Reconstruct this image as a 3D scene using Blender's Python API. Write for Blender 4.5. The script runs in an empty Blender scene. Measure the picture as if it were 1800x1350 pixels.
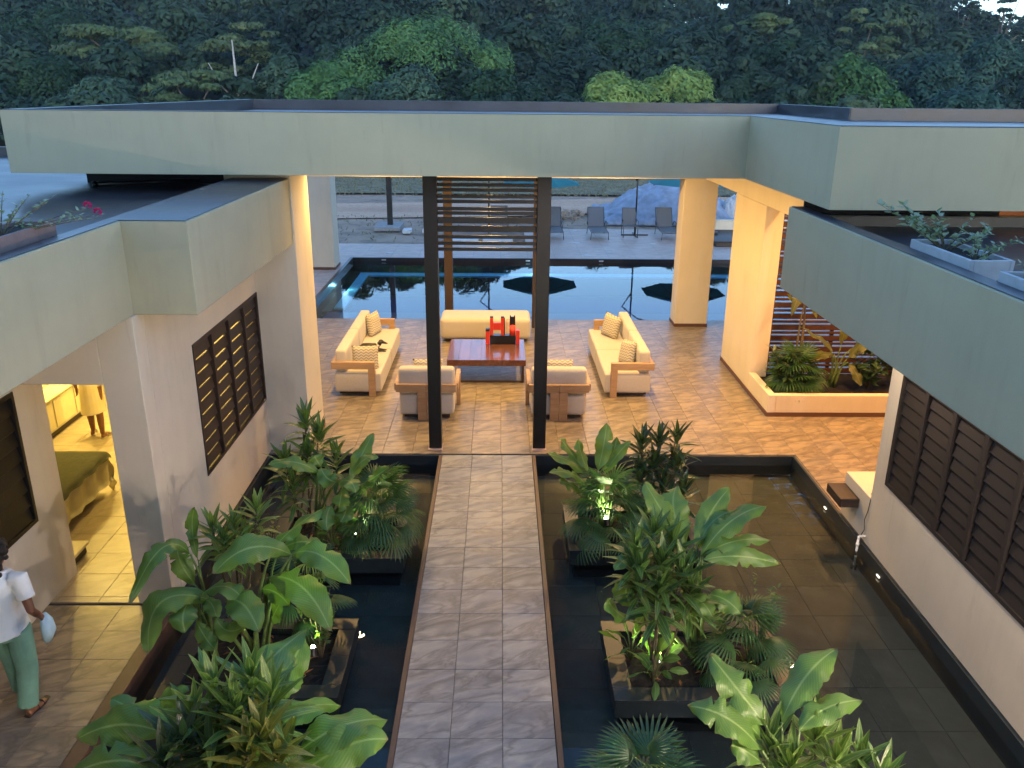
import bpy, bmesh, math, random
import numpy as np
from mathutils import Vector, Matrix, noise
R = math.radians
random.seed(7); rng = np.random.default_rng(7)
sc = bpy.context.scene
COL = sc.collection

# ------------------------------------------------------------------ camera
cd = bpy.data.cameras.new('camera'); cam = bpy.data.objects.new('camera', cd); COL.objects.link(cam)
cr, cu, cf = (0.99989, -0.01232, 0.00877), (-0.00417, 0.33308, 0.94289), (0.01454, 0.94282, -0.33299)
cam.matrix_world = Matrix(((cr[0], cu[0], -cf[0], 0.0), (cr[1], cu[1], -cf[1], 0.0), (cr[2], cu[2], -cf[2], 5.2285), (0, 0, 0, 1)))
cd.sensor_fit = 'HORIZONTAL'; cd.sensor_width = 36; cd.lens = 29.38; cd.clip_end = 1500; cd.clip_start = 0.05
sc.camera = cam
# ------------------------------------------------------------------ dusk sky
W = bpy.data.worlds.new('World'); sc.world = W; W.use_nodes = True
wn = W.node_tree.nodes; wl = W.node_tree.links
sky = wn.new('ShaderNodeTexSky'); sky.sky_type = 'NISHITA'; sky.sun_disc = False
SUN_EL, SUN_ROT = R(15), R(168)
sky.sun_elevation = SUN_EL; sky.sun_rotation = SUN_ROT; sky.altitude = 100
sky.air_density = 1.0; sky.dust_density = 0.6; sky.ozone_density = 3.8
wl.new(sky.outputs[0], wn['Background'].inputs[0]); wn['Background'].inputs[1].default_value = 0.10
sd = bpy.data.lights.new('sun', 'SUN'); sd.energy = 0.04; sd.angle = R(18); sd.color = (1, .80, .70)
so = bpy.data.objects.new('sun', sd); COL.objects.link(so)
_sv = Vector((math.sin(SUN_ROT) * math.cos(SUN_EL), math.cos(SUN_ROT) * math.cos(SUN_EL), math.sin(SUN_EL)))
so.rotation_euler = _sv.to_track_quat('Z', 'Y').to_euler()
sc.view_settings.view_transform = 'Standard'; sc.view_settings.look = 'None'
sc.view_settings.gamma = 1; sc.view_settings.use_curve_mapping = False
sc.view_settings.exposure = 2.6
sc.render.engine = 'CYCLES'
sc.cycles.use_denoising = True
sc.cycles.max_bounces = 6; sc.cycles.diffuse_bounces = 3; sc.cycles.glossy_bounces = 3; sc.cycles.use_adaptive_sampling = True; sc.cycles.adaptive_threshold = .02; sc.cycles.transparent_max_bounces = 12
sc.cycles.caustics_reflective = False; sc.cycles.caustics_refractive = False
sc.cycles.sample_clamp_indirect = 6

# ------------------------------------------------------------------ materials
class N:
    def __init__(s, name):
        s.m = bpy.data.materials.new(name); s.m.use_nodes = True
        s.t = s.m.node_tree; s.b = s.t.nodes['Principled BSDF']; s.out = s.t.nodes['Material Output']
    def n(s, kind, **kw):
        x = s.t.nodes.new('ShaderNode' + kind)
        for k, v in kw.items():
            if k in x.inputs.keys() and not hasattr(x, k): x.inputs[k].default_value = v
            else: setattr(x, k, v)
        return x
    def l(s, a, b): s.t.links.new(a, b)
    def coord(s, which='Object', scale=(1, 1, 1), rot=(0, 0, 0), src=None):
        mp = s.n('Mapping'); mp.inputs['Scale'].default_value = scale; mp.inputs['Rotation'].default_value = rot
        if src is None:
            tc = s.n('TexCoord'); src = tc.outputs[which]
        s.l(src, mp.inputs[0]); return mp.outputs[0]
    def noise(s, vec, scale=5, detail=4, rough=.55, dist=0):
        x = s.n('TexNoise'); x.inputs['Scale'].default_value = scale; x.inputs['Detail'].default_value = detail
        x.inputs['Roughness'].default_value = rough; x.inputs['Distortion'].default_value = dist
        if vec is not None: s.l(vec, x.inputs['Vector'])
        return x.outputs[0]
    def ramp(s, fac, stops):
        x = s.n('ValToRGB'); e = x.color_ramp.elements
        while len(e) > 1: e.remove(e[0])
        e[0].position = stops[0][0]; e[0].color = (*c3(stops[0][1]), 1)
        for p, c in stops[1:]:
            q = e.new(p); q.color = (*c3(c), 1)
        s.l(fac, x.inputs[0]); return x.outputs[0]
    def mix(s, fac, a, b, blend='MIX'):
        x = s.n('Mix', data_type='RGBA', blend_type=blend)
        for inp, v in ((x.inputs['Factor'], fac), (x.inputs[6], a), (x.inputs[7], b)):
            if isinstance(v, (int, float)): inp.default_value = v
            elif isinstance(v, tuple): inp.default_value = (*v, 1)
            else: s.l(v, inp)
        return x.outputs[2]
    def math(s, op, a, b=0.0, c=None):
        x = s.n('Math', operation=op)
        for i, v in enumerate((a, b) if c is None else (a, b, c)):
            if isinstance(v, (int, float)): x.inputs[i].default_value = v
            else: s.l(v, x.inputs[i])
        return x.outputs[0]
    def bump(s, h, strength=.3, dist=.01):
        x = s.n('Bump'); x.inputs['Strength'].default_value = strength; x.inputs['Distance'].default_value = dist
        s.l(h, x.inputs['Height']); s.l(x.outputs[0], s.b.inputs['Normal']); return x
    def base(s, v):
        if isinstance(v, tuple): s.b.inputs['Base Color'].default_value = (*v, 1)
        else: s.l(v, s.b.inputs['Base Color'])
    def set(s, **kw):
        for k, v in kw.items():
            k = {'rough': 'Roughness', 'metal': 'Metallic', 'spec': 'Specular IOR Level', 'coat': 'Coat Weight', 'sheen': 'Sheen Weight', 'alpha': 'Alpha'}.get(k, k)
            if isinstance(v, (int, float)): s.b.inputs[k].default_value = v
            else: s.l(v, s.b.inputs[k])
        return s.m
def c3(c): return (c, c, c) if isinstance(c, (int, float)) else c

def m_plaster(name, col, var=.10, rough=.85):
    k = N(name); v = k.coord()
    n1 = k.noise(v, 1.1, 5, .6); n2 = k.noise(v, 90, 3, .6); vs = k.coord(scale=(2.2, 2.2, .35)); n3 = k.noise(vs, 1.6, 4, .65)
    c = k.ramp(n1, [(.3, tuple(x * (1 - var) for x in col)), (.7, tuple(min(1, x * (1 + var)) for x in col))])
    c = k.mix(k.ramp(n3, [(.50, 0.0), (.75, 0.24)]), c, tuple(x * .70 for x in col)); c = k.mix(k.ramp(k.noise(k.coord(scale=(1, 1, .15)), 9, 3, .7), [(.60, 0.0), (.72, .22)]), c, tuple(x * .66 for x in col)); c = k.mix(k.ramp(k.noise(v, 3.7, 7, .75, 1.2), [(.66, 0.0), (.70, .16)]), c, tuple(min(1, x * 1.25) for x in col))
    k.base(c); h = k.mix(.35, n2, k.noise(v, 14, 4, .6)); k.bump(h, .35, .006); return k.set(rough=rough, spec=.3)
def m_simple(name, col, rough=.6, metal=0, var=.12, scale=8, bump=.0, **kw):
    k = N(name); v = k.coord(); n1 = k.noise(v, scale, 4, .6)
    k.base(k.ramp(n1, [(.3, tuple(x * (1 - var) for x in col)), (.72, tuple(min(1, x * (1 + var)) for x in col))]))
    if bump: k.bump(k.noise(v, scale * 6, 3), bump, .004)
    return k.set(rough=rough, metal=metal, **kw)
def m_wood(name, c1, c2, rough=.5, axis='X', scale=1.0, coat=0.0, rnd=True):
    k = N(name); s = {'X': (1, 9, 9), 'Y': (9, 1, 9), 'Z': (9, 9, 1)}[axis]; s = tuple(a * scale for a in s)
    tc = k.n('TexCoord'); oi = k.n('ObjectInfo'); ad = k.n('VectorMath', operation='ADD'); sc_ = k.n('VectorMath', operation='SCALE')
    cx = k.n('CombineXYZ'); k.l(oi.outputs['Random'], cx.inputs[0]); k.l(oi.outputs['Random'], cx.inputs[1]); k.l(cx.outputs[0], sc_.inputs[0]); sc_.inputs['Scale'].default_value = 13
    k.l(tc.outputs['Object'], ad.inputs[0]); k.l(sc_.outputs[0], ad.inputs[1])
    v = k.coord(scale=s, src=ad.outputs[0] if rnd else tc.outputs['Object']); n1 = k.noise(v, 2.2, 6, .62, .6); n2 = k.noise(v, 14, 3, .6, .2)
    c = k.ramp(n1, [(.28, c1), (.5, tuple((a + b) / 2 for a, b in zip(c1, c2))), (.72, c2)])
    c = k.mix(k.math('MULTIPLY', n2, .35), c, tuple(a * .55 for a in c1)); k.base(c); k.bump(n2, .15, .002)
    return k.set(rough=rough, coat=coat)
def m_stone(name, tint=(1, 1, 1), rough=.3, calm=.0):
    """slate-look porcelain: the same diagonal print comes back tile after tile in a few variants"""
    k = N(name); tc = k.n('TexCoord'); oi = k.n('ObjectInfo'); ge = k.n('NewGeometry')
    r = k.math('FRACT', k.math('ADD', oi.outputs['Random'], ge.outputs['Random Per Island']))
    rq = k.math('MULTIPLY', k.math('FLOOR', k.math('MULTIPLY', r, 9)), 3.7)
    cx = k.n('CombineXYZ'); k.l(rq, cx.inputs[0]); k.l(rq, cx.inputs[1])
    ad = k.n('VectorMath', operation='ADD'); k.l(tc.outputs['UV'], ad.inputs[0]); k.l(cx.outputs[0], ad.inputs[1])
    v0 = k.coord(src=ad.outputs[0], rot=(0, 0, R(-27))); v1 = k.coord(src=v0, scale=(.9, 2.5, 1))
    big = k.noise(v1, .62, 4, .5, 1.0); fine = k.noise(v1, 2.4, 7, .62, .6)
    vein = k.math('ABSOLUTE', k.math('SUBTRACT', k.noise(v1, .7, 5, .6, .5), .5))
    t = lambda c: tuple(a * b for a, b in zip(c, tint))
    c = k.ramp(big, [(.25, t((.13, .118, .112))), (.42, t((.21, .182, .152))), (.52, t((.31, .265, .21))), (.60, t((.25, .22, .185))), (.75, t((.165, .155, .155)))])
    c = k.mix(k.ramp(fine, [(.35, .26), (.55, 0.0)]), c, t((.13, .115, .10)))
    c = k.mix(k.ramp(vein, [(.0, .62), (.03, .34), (.09, .0)]), c, t((.07, .058, .052)))
    c = k.mix(k.ramp(k.noise(v1, 6, 6, .7, .3), [(.68, .0), (.75, .5)]), c, t((.42, .38, .33)))
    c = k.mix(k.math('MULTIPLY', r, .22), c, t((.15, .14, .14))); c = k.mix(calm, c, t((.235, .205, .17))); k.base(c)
    k.bump(k.mix(.5, fine, big), .25, .004)
    return k.set(rough=k.math('ADD', k.math('MULTIPLY', fine, .3), rough - .06), spec=.5)
def m_water(name, tint, bump=.02, scale=3.0):
    k = N(name); k.t.nodes.remove(k.b); fr = k.n('Fresnel', IOR=1.33); gl = k.n('BsdfGlossy'); gl.inputs['Roughness'].default_value = .012; tr = k.n('BsdfTransparent')
    tr.inputs[0].default_value = (*tint, 1); mx = k.n('MixShader'); v = k.coord(); n1 = k.noise(v, scale, 3, .5, .3)
    b = k.n('Bump'); b.inputs['Strength'].default_value = bump; b.inputs['Distance'].default_value = .05; k.l(n1, b.inputs['Height'])
    k.l(b.outputs[0], fr.inputs['Normal']); k.l(b.outputs[0], gl.inputs['Normal'])
    k.l(fr.outputs[0], mx.inputs[0]); k.l(tr.outputs[0], mx.inputs[1]); k.l(gl.outputs[0], mx.inputs[2]); k.l(mx.outputs[0], k.out.inputs[0]); return k.m
def m_leaf(name, c1, c2, rib, edge=None, rough=.42, trans=.3, veins=22):
    """u runs across the blade, v along it"""
    k = N(name); tc = k.n('TexCoord'); sp = k.n('SeparateXYZ'); k.l(tc.outputs['UV'], sp.inputs[0]); oi = k.n('ObjectInfo')
    d = k.math('ABSOLUTE', k.math('SUBTRACT', sp.outputs[0], .5)); ob = k.coord('Object')
    c = k.mix(oi.outputs['Random'], c1, c2); c = k.mix(k.math('MULTIPLY', k.noise(ob, 7, 4, .6), .5), c, tuple(a * .55 for a in c1))
    vn = k.math('SINE', k.math('MULTIPLY', k.math('ADD', sp.outputs[1], k.math('MULTIPLY', d, .55)), veins * 6.283))
    c = k.mix(k.math('MULTIPLY', k.math('ADD', vn, 1.0), .09), c, rib)
    if edge: c = k.mix(k.ramp(d, [(.30, .0), (.42, .85)]), c, edge)
    c = k.mix(k.ramp(k.noise(ob, 23, 3, .6), [(.70, .0), (.78, .45)]), c, (.12, .10, .03))
    c = k.mix(k.ramp(d, [(.015, .9), (.045, .0)]), c, rib)
    ed = k.math('ADD', k.math('MULTIPLY', d, 2.0), k.math('MULTIPLY', k.noise(ob, 31, 4, .7), .42)); tp = k.math('ADD', k.math('POWER', sp.outputs[1], 6.0), k.math('MULTIPLY', k.noise(ob, 17, 3, .6), .35))
    c = k.mix(k.ramp(ed, [(1.17, .0), (1.24, .75)]) if False else k.math('MULTIPLY', k.math('GREATER_THAN', ed, 1.2), .7), c, (.16, .11, .04)); c = k.mix(k.math('MULTIPLY', k.math('GREATER_THAN', tp, 1.02), .75), c, (.14, .09, .035)); k.base(c)
    k.bump(vn, .25, .002)
    tb = k.n('BsdfTranslucent'); k.l(k.mix(.5, c, (.25, .45, .03)), tb.inputs[0]); mx = k.n('MixShader'); mx.inputs[0].default_value = trans
    k.l(k.b.outputs[0], mx.inputs[1]); k.l(tb.outputs[0], mx.inputs[2]); k.l(mx.outputs[0], k.out.inputs[0])
    return k.set(rough=rough, spec=.5)
def m_foliage(name, c1, c2, c3_, sc_n=.35):
    k = N(name); v = k.coord(); ge = k.n('NewGeometry')
    n1 = k.noise(v, sc_n, 4, .6); c = k.ramp(n1, [(.34, c1), (.52, c2), (.68, c3_)])
    c = k.mix(k.math('MULTIPLY', ge.outputs['Random Per Island'], .35), c, tuple(a * .45 for a in c1)); k.base(c)
    tb = k.n('BsdfTranslucent'); k.l(c, tb.inputs[0]); mx = k.n('MixShader'); mx.inputs[0].default_value = .25
    k.l(k.b.outputs[0], mx.inputs[1]); k.l(tb.outputs[0], mx.inputs[2]); k.l(mx.outputs[0], k.out.inputs[0])
    return k.set(rough=.7, spec=.25)
def m_emit(name, col, s):
    k = N(name); k.base((.8, .8, .8)); k.b.inputs['Emission Color'].default_value = (*col, 1); k.b.inputs['Emission Strength'].default_value = s; return k.m
def m_slate(name, c=(.009, .015, .019), rough=.38):
    k = N(name); v = k.coord(); n1 = k.noise(v, 2.5, 6, .65); n2 = k.noise(v, 30, 5, .65); oi = k.n('ObjectInfo')
    col = k.ramp(n1, [(.3, tuple(a * .6 for a in c)), (.7, tuple(a * 1.6 for a in c))]); col = k.mix(k.ramp(n2, [(.64, .0), (.78, .25)]), col, (.06, .07, .075))
    col = k.mix(k.math('MULTIPLY', oi.outputs['Random'], .3), col, tuple(a * 1.9 for a in c)); k.base(col); k.bump(n2, .2, .003); return k.set(rough=rough)

M = {}
M['wall'] = m_plaster('beige_plaster', (.62, .555, .435), .05)
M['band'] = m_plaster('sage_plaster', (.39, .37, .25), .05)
M['wall_in'] = m_plaster('room_plaster', (.62, .58, .47), .04)
M['tile'] = m_stone('slate_look_tile', (1.08, 1.0, .84))
M['grout'] = m_simple('grout', (.17, .14, .115), .8)
M['trim'] = m_simple('brown_edge_trim', (.085, .05, .036), .5)
M['skirt'] = m_simple('brown_skirting', (.10, .045, .028), .5)
M['slate'] = m_slate('black_slate')
M['pond_tile'] = m_slate('pond_slate', (.038, .046, .045), .6)
M['pond_water'] = m_water('pond_water', (.84, .88, .84), .03, 2.6)
M['pool_water'] = m_water('pool_water', (.72, .88, 1.0), .010, 1.3)
M['pool_tile'] = m_simple('deep_blue_mosaic', (.001, .006, .12), .35, scale=30, var=.3)
M['pool_dark'] = m_simple('black_pool_edge', (.010, .012, .018), .3, scale=14, var=.4)
M['pool_light'] = m_simple('turquoise_ledge', (.42, .95, 1.0), .5)
M['pool_shelf'] = m_simple('glittering_shelf_mosaic', (.13, .15, .30), .35, scale=60, var=.6)
M['oak'] = m_wood('pale_oak', (.34, .20, .095), (.50, .33, .18), .5)
M['rosewood'] = m_wood('polished_rosewood', (.070, .030, .020), (.20, .080, .045), .24, 'Y', .55, .25)
M['dark_wood'] = m_wood('dark_brown_wood', (.014, .007, .005), (.034, .017, .011), .5)
M['red_wood'] = m_wood('reddish_brown_slats', (.045, .018, .013), (.080, .030, .020), .5)
M['brown_steel'] = m_simple('brown_painted_steel', (.032, .017, .009), .5)
M['black_steel'] = m_simple('black_painted_steel', (.0045, .0045, .005), .42)
M['fabric'] = m_simple('cream_upholstery', (.47, .43, .37), .95, var=.05, scale=30, bump=.3, sheen=.2)
M['red'] = m_simple('red_lacquer', (.55, .035, .02), .35, var=.05)
M['black'] = m_simple('black_lacquer', (.008, .008, .009), .3, var=.05)
M['soil'] = m_simple('dark_soil', (.009, .007, .006), .95, scale=30, var=.6, bump=.8)
M['bark'] = m_simple('bark', (.10, .085, .07), .9, scale=12, var=.4, bump=.5)
M['pale_bark'] = m_simple('pale_bark', (.30, .28, .24), .9, scale=6, var=.25)
M['stem'] = m_simple('green_stem', (.10, .16, .04), .5, scale=20, var=.3)
M['cane'] = m_simple('grey_brown_cane', (.12, .10, .06), .8, scale=40, var=.4)
M['banana'] = m_leaf('paddle_leaf', (.080, .195, .030), (.135, .27, .050), (.28, .40, .13), rough=.38, trans=.34)
M['croton'] = m_leaf('striped_lance_leaf', (.024, .090, .022), (.055, .15, .034), (.24, .36, .09), (.13, .22, .05), rough=.35, veins=9, trans=.22)
M['croton_y'] = m_leaf('yellow_lance_leaf', (.16, .20, .03), (.24, .24, .05), (.40, .36, .08), (.26, .26, .06), rough=.4, veins=9)
M['croton_l'] = m_leaf('light_lance_leaf', (.075, .17, .030), (.12, .23, .045), (.34, .46, .14), (.22, .32, .07), rough=.38, veins=9)
M['croton_d'] = m_leaf('dark_lance_leaf', (.010, .040, .018), (.020, .060, .022), (.09, .15, .06), (.02, .05, .02), rough=.28, veins=9, trans=.15)
M['palm'] = m_leaf('fan_palm_leaf', (.026, .095, .034), (.045, .135, .045), (.07, .15, .05), rough=.4, veins=1)
M['canna'] = m_leaf('olive_canna_leaf', (.07, .085, .022), (.11, .12, .03), (.18, .19, .06))
M['shutter'] = m_wood('very_dark_shutter_wood', (.006, .0035, .003), (.013, .007, .005), .8)
M['tile_path_sky'] = m_stone('sky_tinted_path_tile', (1.08, 1.27, 1.50))  # copy of the floor tile with bluish sky light put into its tint
M['pale_leaf'] = m_leaf('pale_grey_green_leaf', (.28, .38, .24), (.36, .45, .30), (.45, .5, .36), veins=6)
M['small'] = m_leaf('small_leaf', (.05, .12, .03), (.09, .17, .04), (.15, .25, .08), veins=6)
def m_roof():
    k = N('black_roof_coating'); v = k.coord(); n1 = k.noise(v, .8, 6, .65); n2 = k.noise(v, 11, 5, .6); ns = k.noise(k.coord(scale=(.25, 1.8, 1)), 3, 5, .6)
    c = k.ramp(n1, [(.3, (.018, .020, .026)), (.7, (.045, .050, .062))]); c = k.mix(k.ramp(ns, [(.6, .0), (.75, .35)]), c, (.10, .10, .11)); k.base(c)
    k.bump(k.mix(.5, n2, n1), .2, .012); return k.set(rough=k.math('ADD', k.math('MULTIPLY', n1, .35), .22), spec=.5)
M['roof'] = m_roof()
def m_deck():
    k = N('pool_deck_tile'); v = k.coord(); br = k.n('TexBrick'); k.l(v, br.inputs['Vector']); br.offset = 0
    for a, b in (('Scale', 1.0), ('Mortar Size', .006), ('Mortar Smooth', .2), ('Brick Width', .9), ('Row Height', .45)): br.inputs[a].default_value = b
    for a, b in (('Color1', (.52, .36, .28)), ('Color2', (.58, .41, .32)), ('Mortar', (.25, .2, .17))): br.inputs[a].default_value = (*b, 1)
    n = k.noise(k.coord(scale=(1, 2.6, 1), rot=(0, 0, R(-24))), 2.4, 7, .66, .6)
    k.base(k.mix(k.ramp(n, [(.35, .5), (.6, .0)]), br.outputs[0], (.17, .155, .155))); return k.set(rough=.5)
M['deck'] = m_deck()
def m_ground():
    k = N('dirt_ground'); v = k.coord(); n1 = k.noise(v, .16, 6, .62, .4); n2 = k.noise(v, 1.4, 7, .7); n3 = k.noise(k.coord(scale=(.4, 2, 1)), .5, 6, .65)
    c = k.ramp(n1, [(.3, (.25, .16, .11)), (.5, (.36, .25, .18)), (.7, (.26, .20, .11))])
    c = k.mix(k.ramp(n2, [(.45, .0), (.62, .6)]), c, (.085, .075, .06)); c = k.mix(k.ramp(n3, [(.5, .0), (.62, .5)]), c, (.34, .26, .19)); k.base(c); k.bump(n2, .9, .06); return k.set(rough=.95)
M['ground'] = m_ground()
def m_road():
    k = N('gravel_road'); v = k.coord(scale=(.3, 1, 1)); n1 = k.noise(v, .5, 6, .62); n2 = k.noise(k.coord(), 7, 6, .7)
    c = k.ramp(n1, [(.3, (.42, .25, .16)), (.7, (.60, .39, .26))]); c = k.mix(k.ramp(n2, [(.45, .0), (.7, .5)]), c, (.11, .10, .09)); k.base(c); k.bump(n2, .6, .03); return k.set(rough=.95)
M['road'] = m_road()
M['dry'] = m_simple('dry_grass_blades', (.15, .14, .075), .9, scale=3, var=.4)
M['turf'] = m_simple('rough_grass_floor', (.15, .135, .075), .95, scale=1.2, var=.45, bump=.6)
M['hill'] = m_simple('hill_undergrowth', (.012, .022, .010), .95, scale=.6, var=.5)
FOL = {'bright': m_foliage('bright_crown', (.05, .13, .042), (.08, .185, .055), (.12, .24, .07)), 'yellow': m_foliage('yellow_green_crown', (.13, .23, .06), (.20, .31, .08), (.27, .38, .10)),
       'dome': m_foliage('dome_crown', (.05, .13, .045), (.085, .19, .06), (.125, .25, .075)), 'dark': m_foliage('dark_crown', (.012, .038, .018), (.02, .058, .024), (.035, .08, .03)),
       'mid': m_foliage('mid_crown', (.03, .085, .028), (.045, .12, .035), (.07, .16, .045)), 'olive': m_foliage('olive_crown', (.05, .085, .038), (.08, .13, .05), (.13, .18, .075)),
       'flat': m_foliage('olive_flat_crown', (.05, .085, .04), (.08, .12, .05), (.12, .16, .07)), 'grey': m_foliage('grey_green_crown', (.035, .075, .048), (.055, .11, .065), (.09, .15, .085)),
       'blue': m_foliage('bluish_crown', (.018, .055, .045), (.03, .085, .06), (.06, .12, .08)), 'tall': m_foliage('tall_crown', (.014, .036, .024), (.02, .05, .03), (.035, .07, .04)),
       'forest': m_foliage('forest_mass', (.008, .024, .016), (.026, .060, .034), (.065, .110, .052), .055)}

# ------------------------------------------------------------------ object helpers
def tag(o, label=None, cat=None, group=None, kind=None):
    if label: o['label'] = label
    if cat: o['category'] = cat
    if group: o['group'] = group
    if kind: o['kind'] = kind
    return o
def empty(name, loc=(0, 0, 0), rz=0, **kw):
    o = bpy.data.objects.new(name, None); COL.objects.link(o); o.location = loc; o.rotation_euler = (0, 0, rz); o.empty_display_size = .2; return tag(o, **kw)
def link(name, me, mat=None, parent=None, smooth=False, **kw):
    o = bpy.data.objects.new(name, me); COL.objects.link(o)
    if mat is not None and not me.materials: me.materials.append(mat)
    if smooth: me.shade_smooth()
    if parent is not None:
        o.parent = parent; o.matrix_parent_inverse = Matrix.Identity(4)
        o.location = -Vector((0, 0, 0))
    return tag(o, **kw)
def world_child(o, root):
    """keep geometry given in world coordinates when hung under a placed root"""
    bpy.context.view_layer.update
    o.matrix_parent_inverse = (Matrix.Translation(root.location) @ Matrix.Rotation(root.rotation_euler[2], 4, 'Z')).inverted(); return o
class MB:
    def __init__(s): s.bm = bmesh.new()
    def box(s, x0, x1, y0, y1, z0, z1, bev=0.0):
        r = bmesh.ops.create_cube(s.bm, size=1, matrix=Matrix.Translation(((x0 + x1) / 2, (y0 + y1) / 2, (z0 + z1) / 2)) @ Matrix.Diagonal((x1 - x0, y1 - y0, z1 - z0, 1)))
        if bev:
            es = {e for v in r['verts'] for e in v.link_edges}
            bmesh.ops.bevel(s.bm, geom=list(es), offset=bev, segments=2 if bev > .012 else 1, profile=.6, affect='EDGES')
        return s
    def tube(s, pts, rad, seg=8, cap=True, flat=1.0, up=None):
        pts = [Vector(p) for p in pts]; n = len(pts); rad = rad if isinstance(rad, (list, tuple)) else [rad] * n; rings = []
        prev = None
        for i, p in enumerate(pts):
            t = (pts[min(i + 1, n - 1)] - pts[max(i - 1, 0)]).normalized()
            a = up if up is not None else (prev if prev is not None else (Vector((0, 0, 1)) if abs(t.z) < .9 else Vector((1, 0, 0))))
            x = t.cross(a)
            if x.length < 1e-5: x = t.cross(Vector((0, 1, 0)))
            x.normalize(); y = x.cross(t).normalized(); prev = y
            rr = rad[i]; rx, ry = (rr if isinstance(rr, (list, tuple)) else (rr, rr * flat))
            rings.append([s.bm.verts.new(p + x * math.cos(2 * math.pi * k / seg) * rx + y * math.sin(2 * math.pi * k / seg) * ry) for k in range(seg)])
        for a, b in zip(rings, rings[1:]):
            for k in range(seg): s.bm.faces.new((a[k], a[(k + 1) % seg], b[(k + 1) % seg], b[k]))
        if cap: s.bm.faces.new(rings[0][::-1]); s.bm.faces.new(rings[-1])
        return s
    def poly(s, pts): s.bm.faces.new([s.bm.verts.new(p) for p in pts]); return s
    def ball(s, c, r, seg=12):
        rr = r if isinstance(r, (tuple, list)) else (r, r, r)
        bmesh.ops.create_uvsphere(s.bm, u_segments=seg, v_segments=max(6, seg * 2 // 3), radius=1, matrix=Matrix.Translation(c) @ Matrix.Diagonal((*rr, 1))); return s
    def mesh(s, name='m'):
        bmesh.ops.recalc_face_normals(s.bm, faces=s.bm.faces); me = bpy.data.meshes.new(name); s.bm.to_mesh(me); s.bm.free(); return me
    def build(s, name, mat, parent=None, smooth=False, **kw):
        o = link(name, s.mesh(name), mat, parent, smooth, **kw)
        if parent is not None: world_child(o, parent)
        return o
def bx(name, mat, parent, *a, bev=.006, **kw): return MB().box(*a, bev=bev).build(name, mat, parent, **kw)
def local(mb, name, mat, parent, smooth=False, **kw):
    o = link(name, mb.mesh(name), mat, parent, smooth, **kw); return o
def fused(mb, name, mat, parent, voxel, world=True, smooth_iter=4, **kw):
    """melt overlapping shapes into one continuous skin"""
    me = mb.mesh(name); t = bpy.data.objects.new('t', me); COL.objects.link(t)
    m = t.modifiers.new('r', 'REMESH'); m.mode = 'VOXEL'; m.voxel_size = voxel
    if smooth_iter: q = t.modifiers.new('s', 'SMOOTH'); q.iterations = smooth_iter; q.factor = .5
    dg = bpy.context.evaluated_depsgraph_get(); dg.update(); n = bpy.data.meshes.new_from_object(t.evaluated_get(dg)); bpy.data.objects.remove(t)
    n.name = name; n.materials.clear()
    o = link(name, n, mat, parent, True, **kw)
    if world and parent is not None: world_child(o, parent)
    return o
def copy_tree(o, parent=None):
    c = o.copy(); COL.objects.link(c); c.parent = parent
    for ch in list(o.children): copy_tree(ch, c)
    return c
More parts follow.
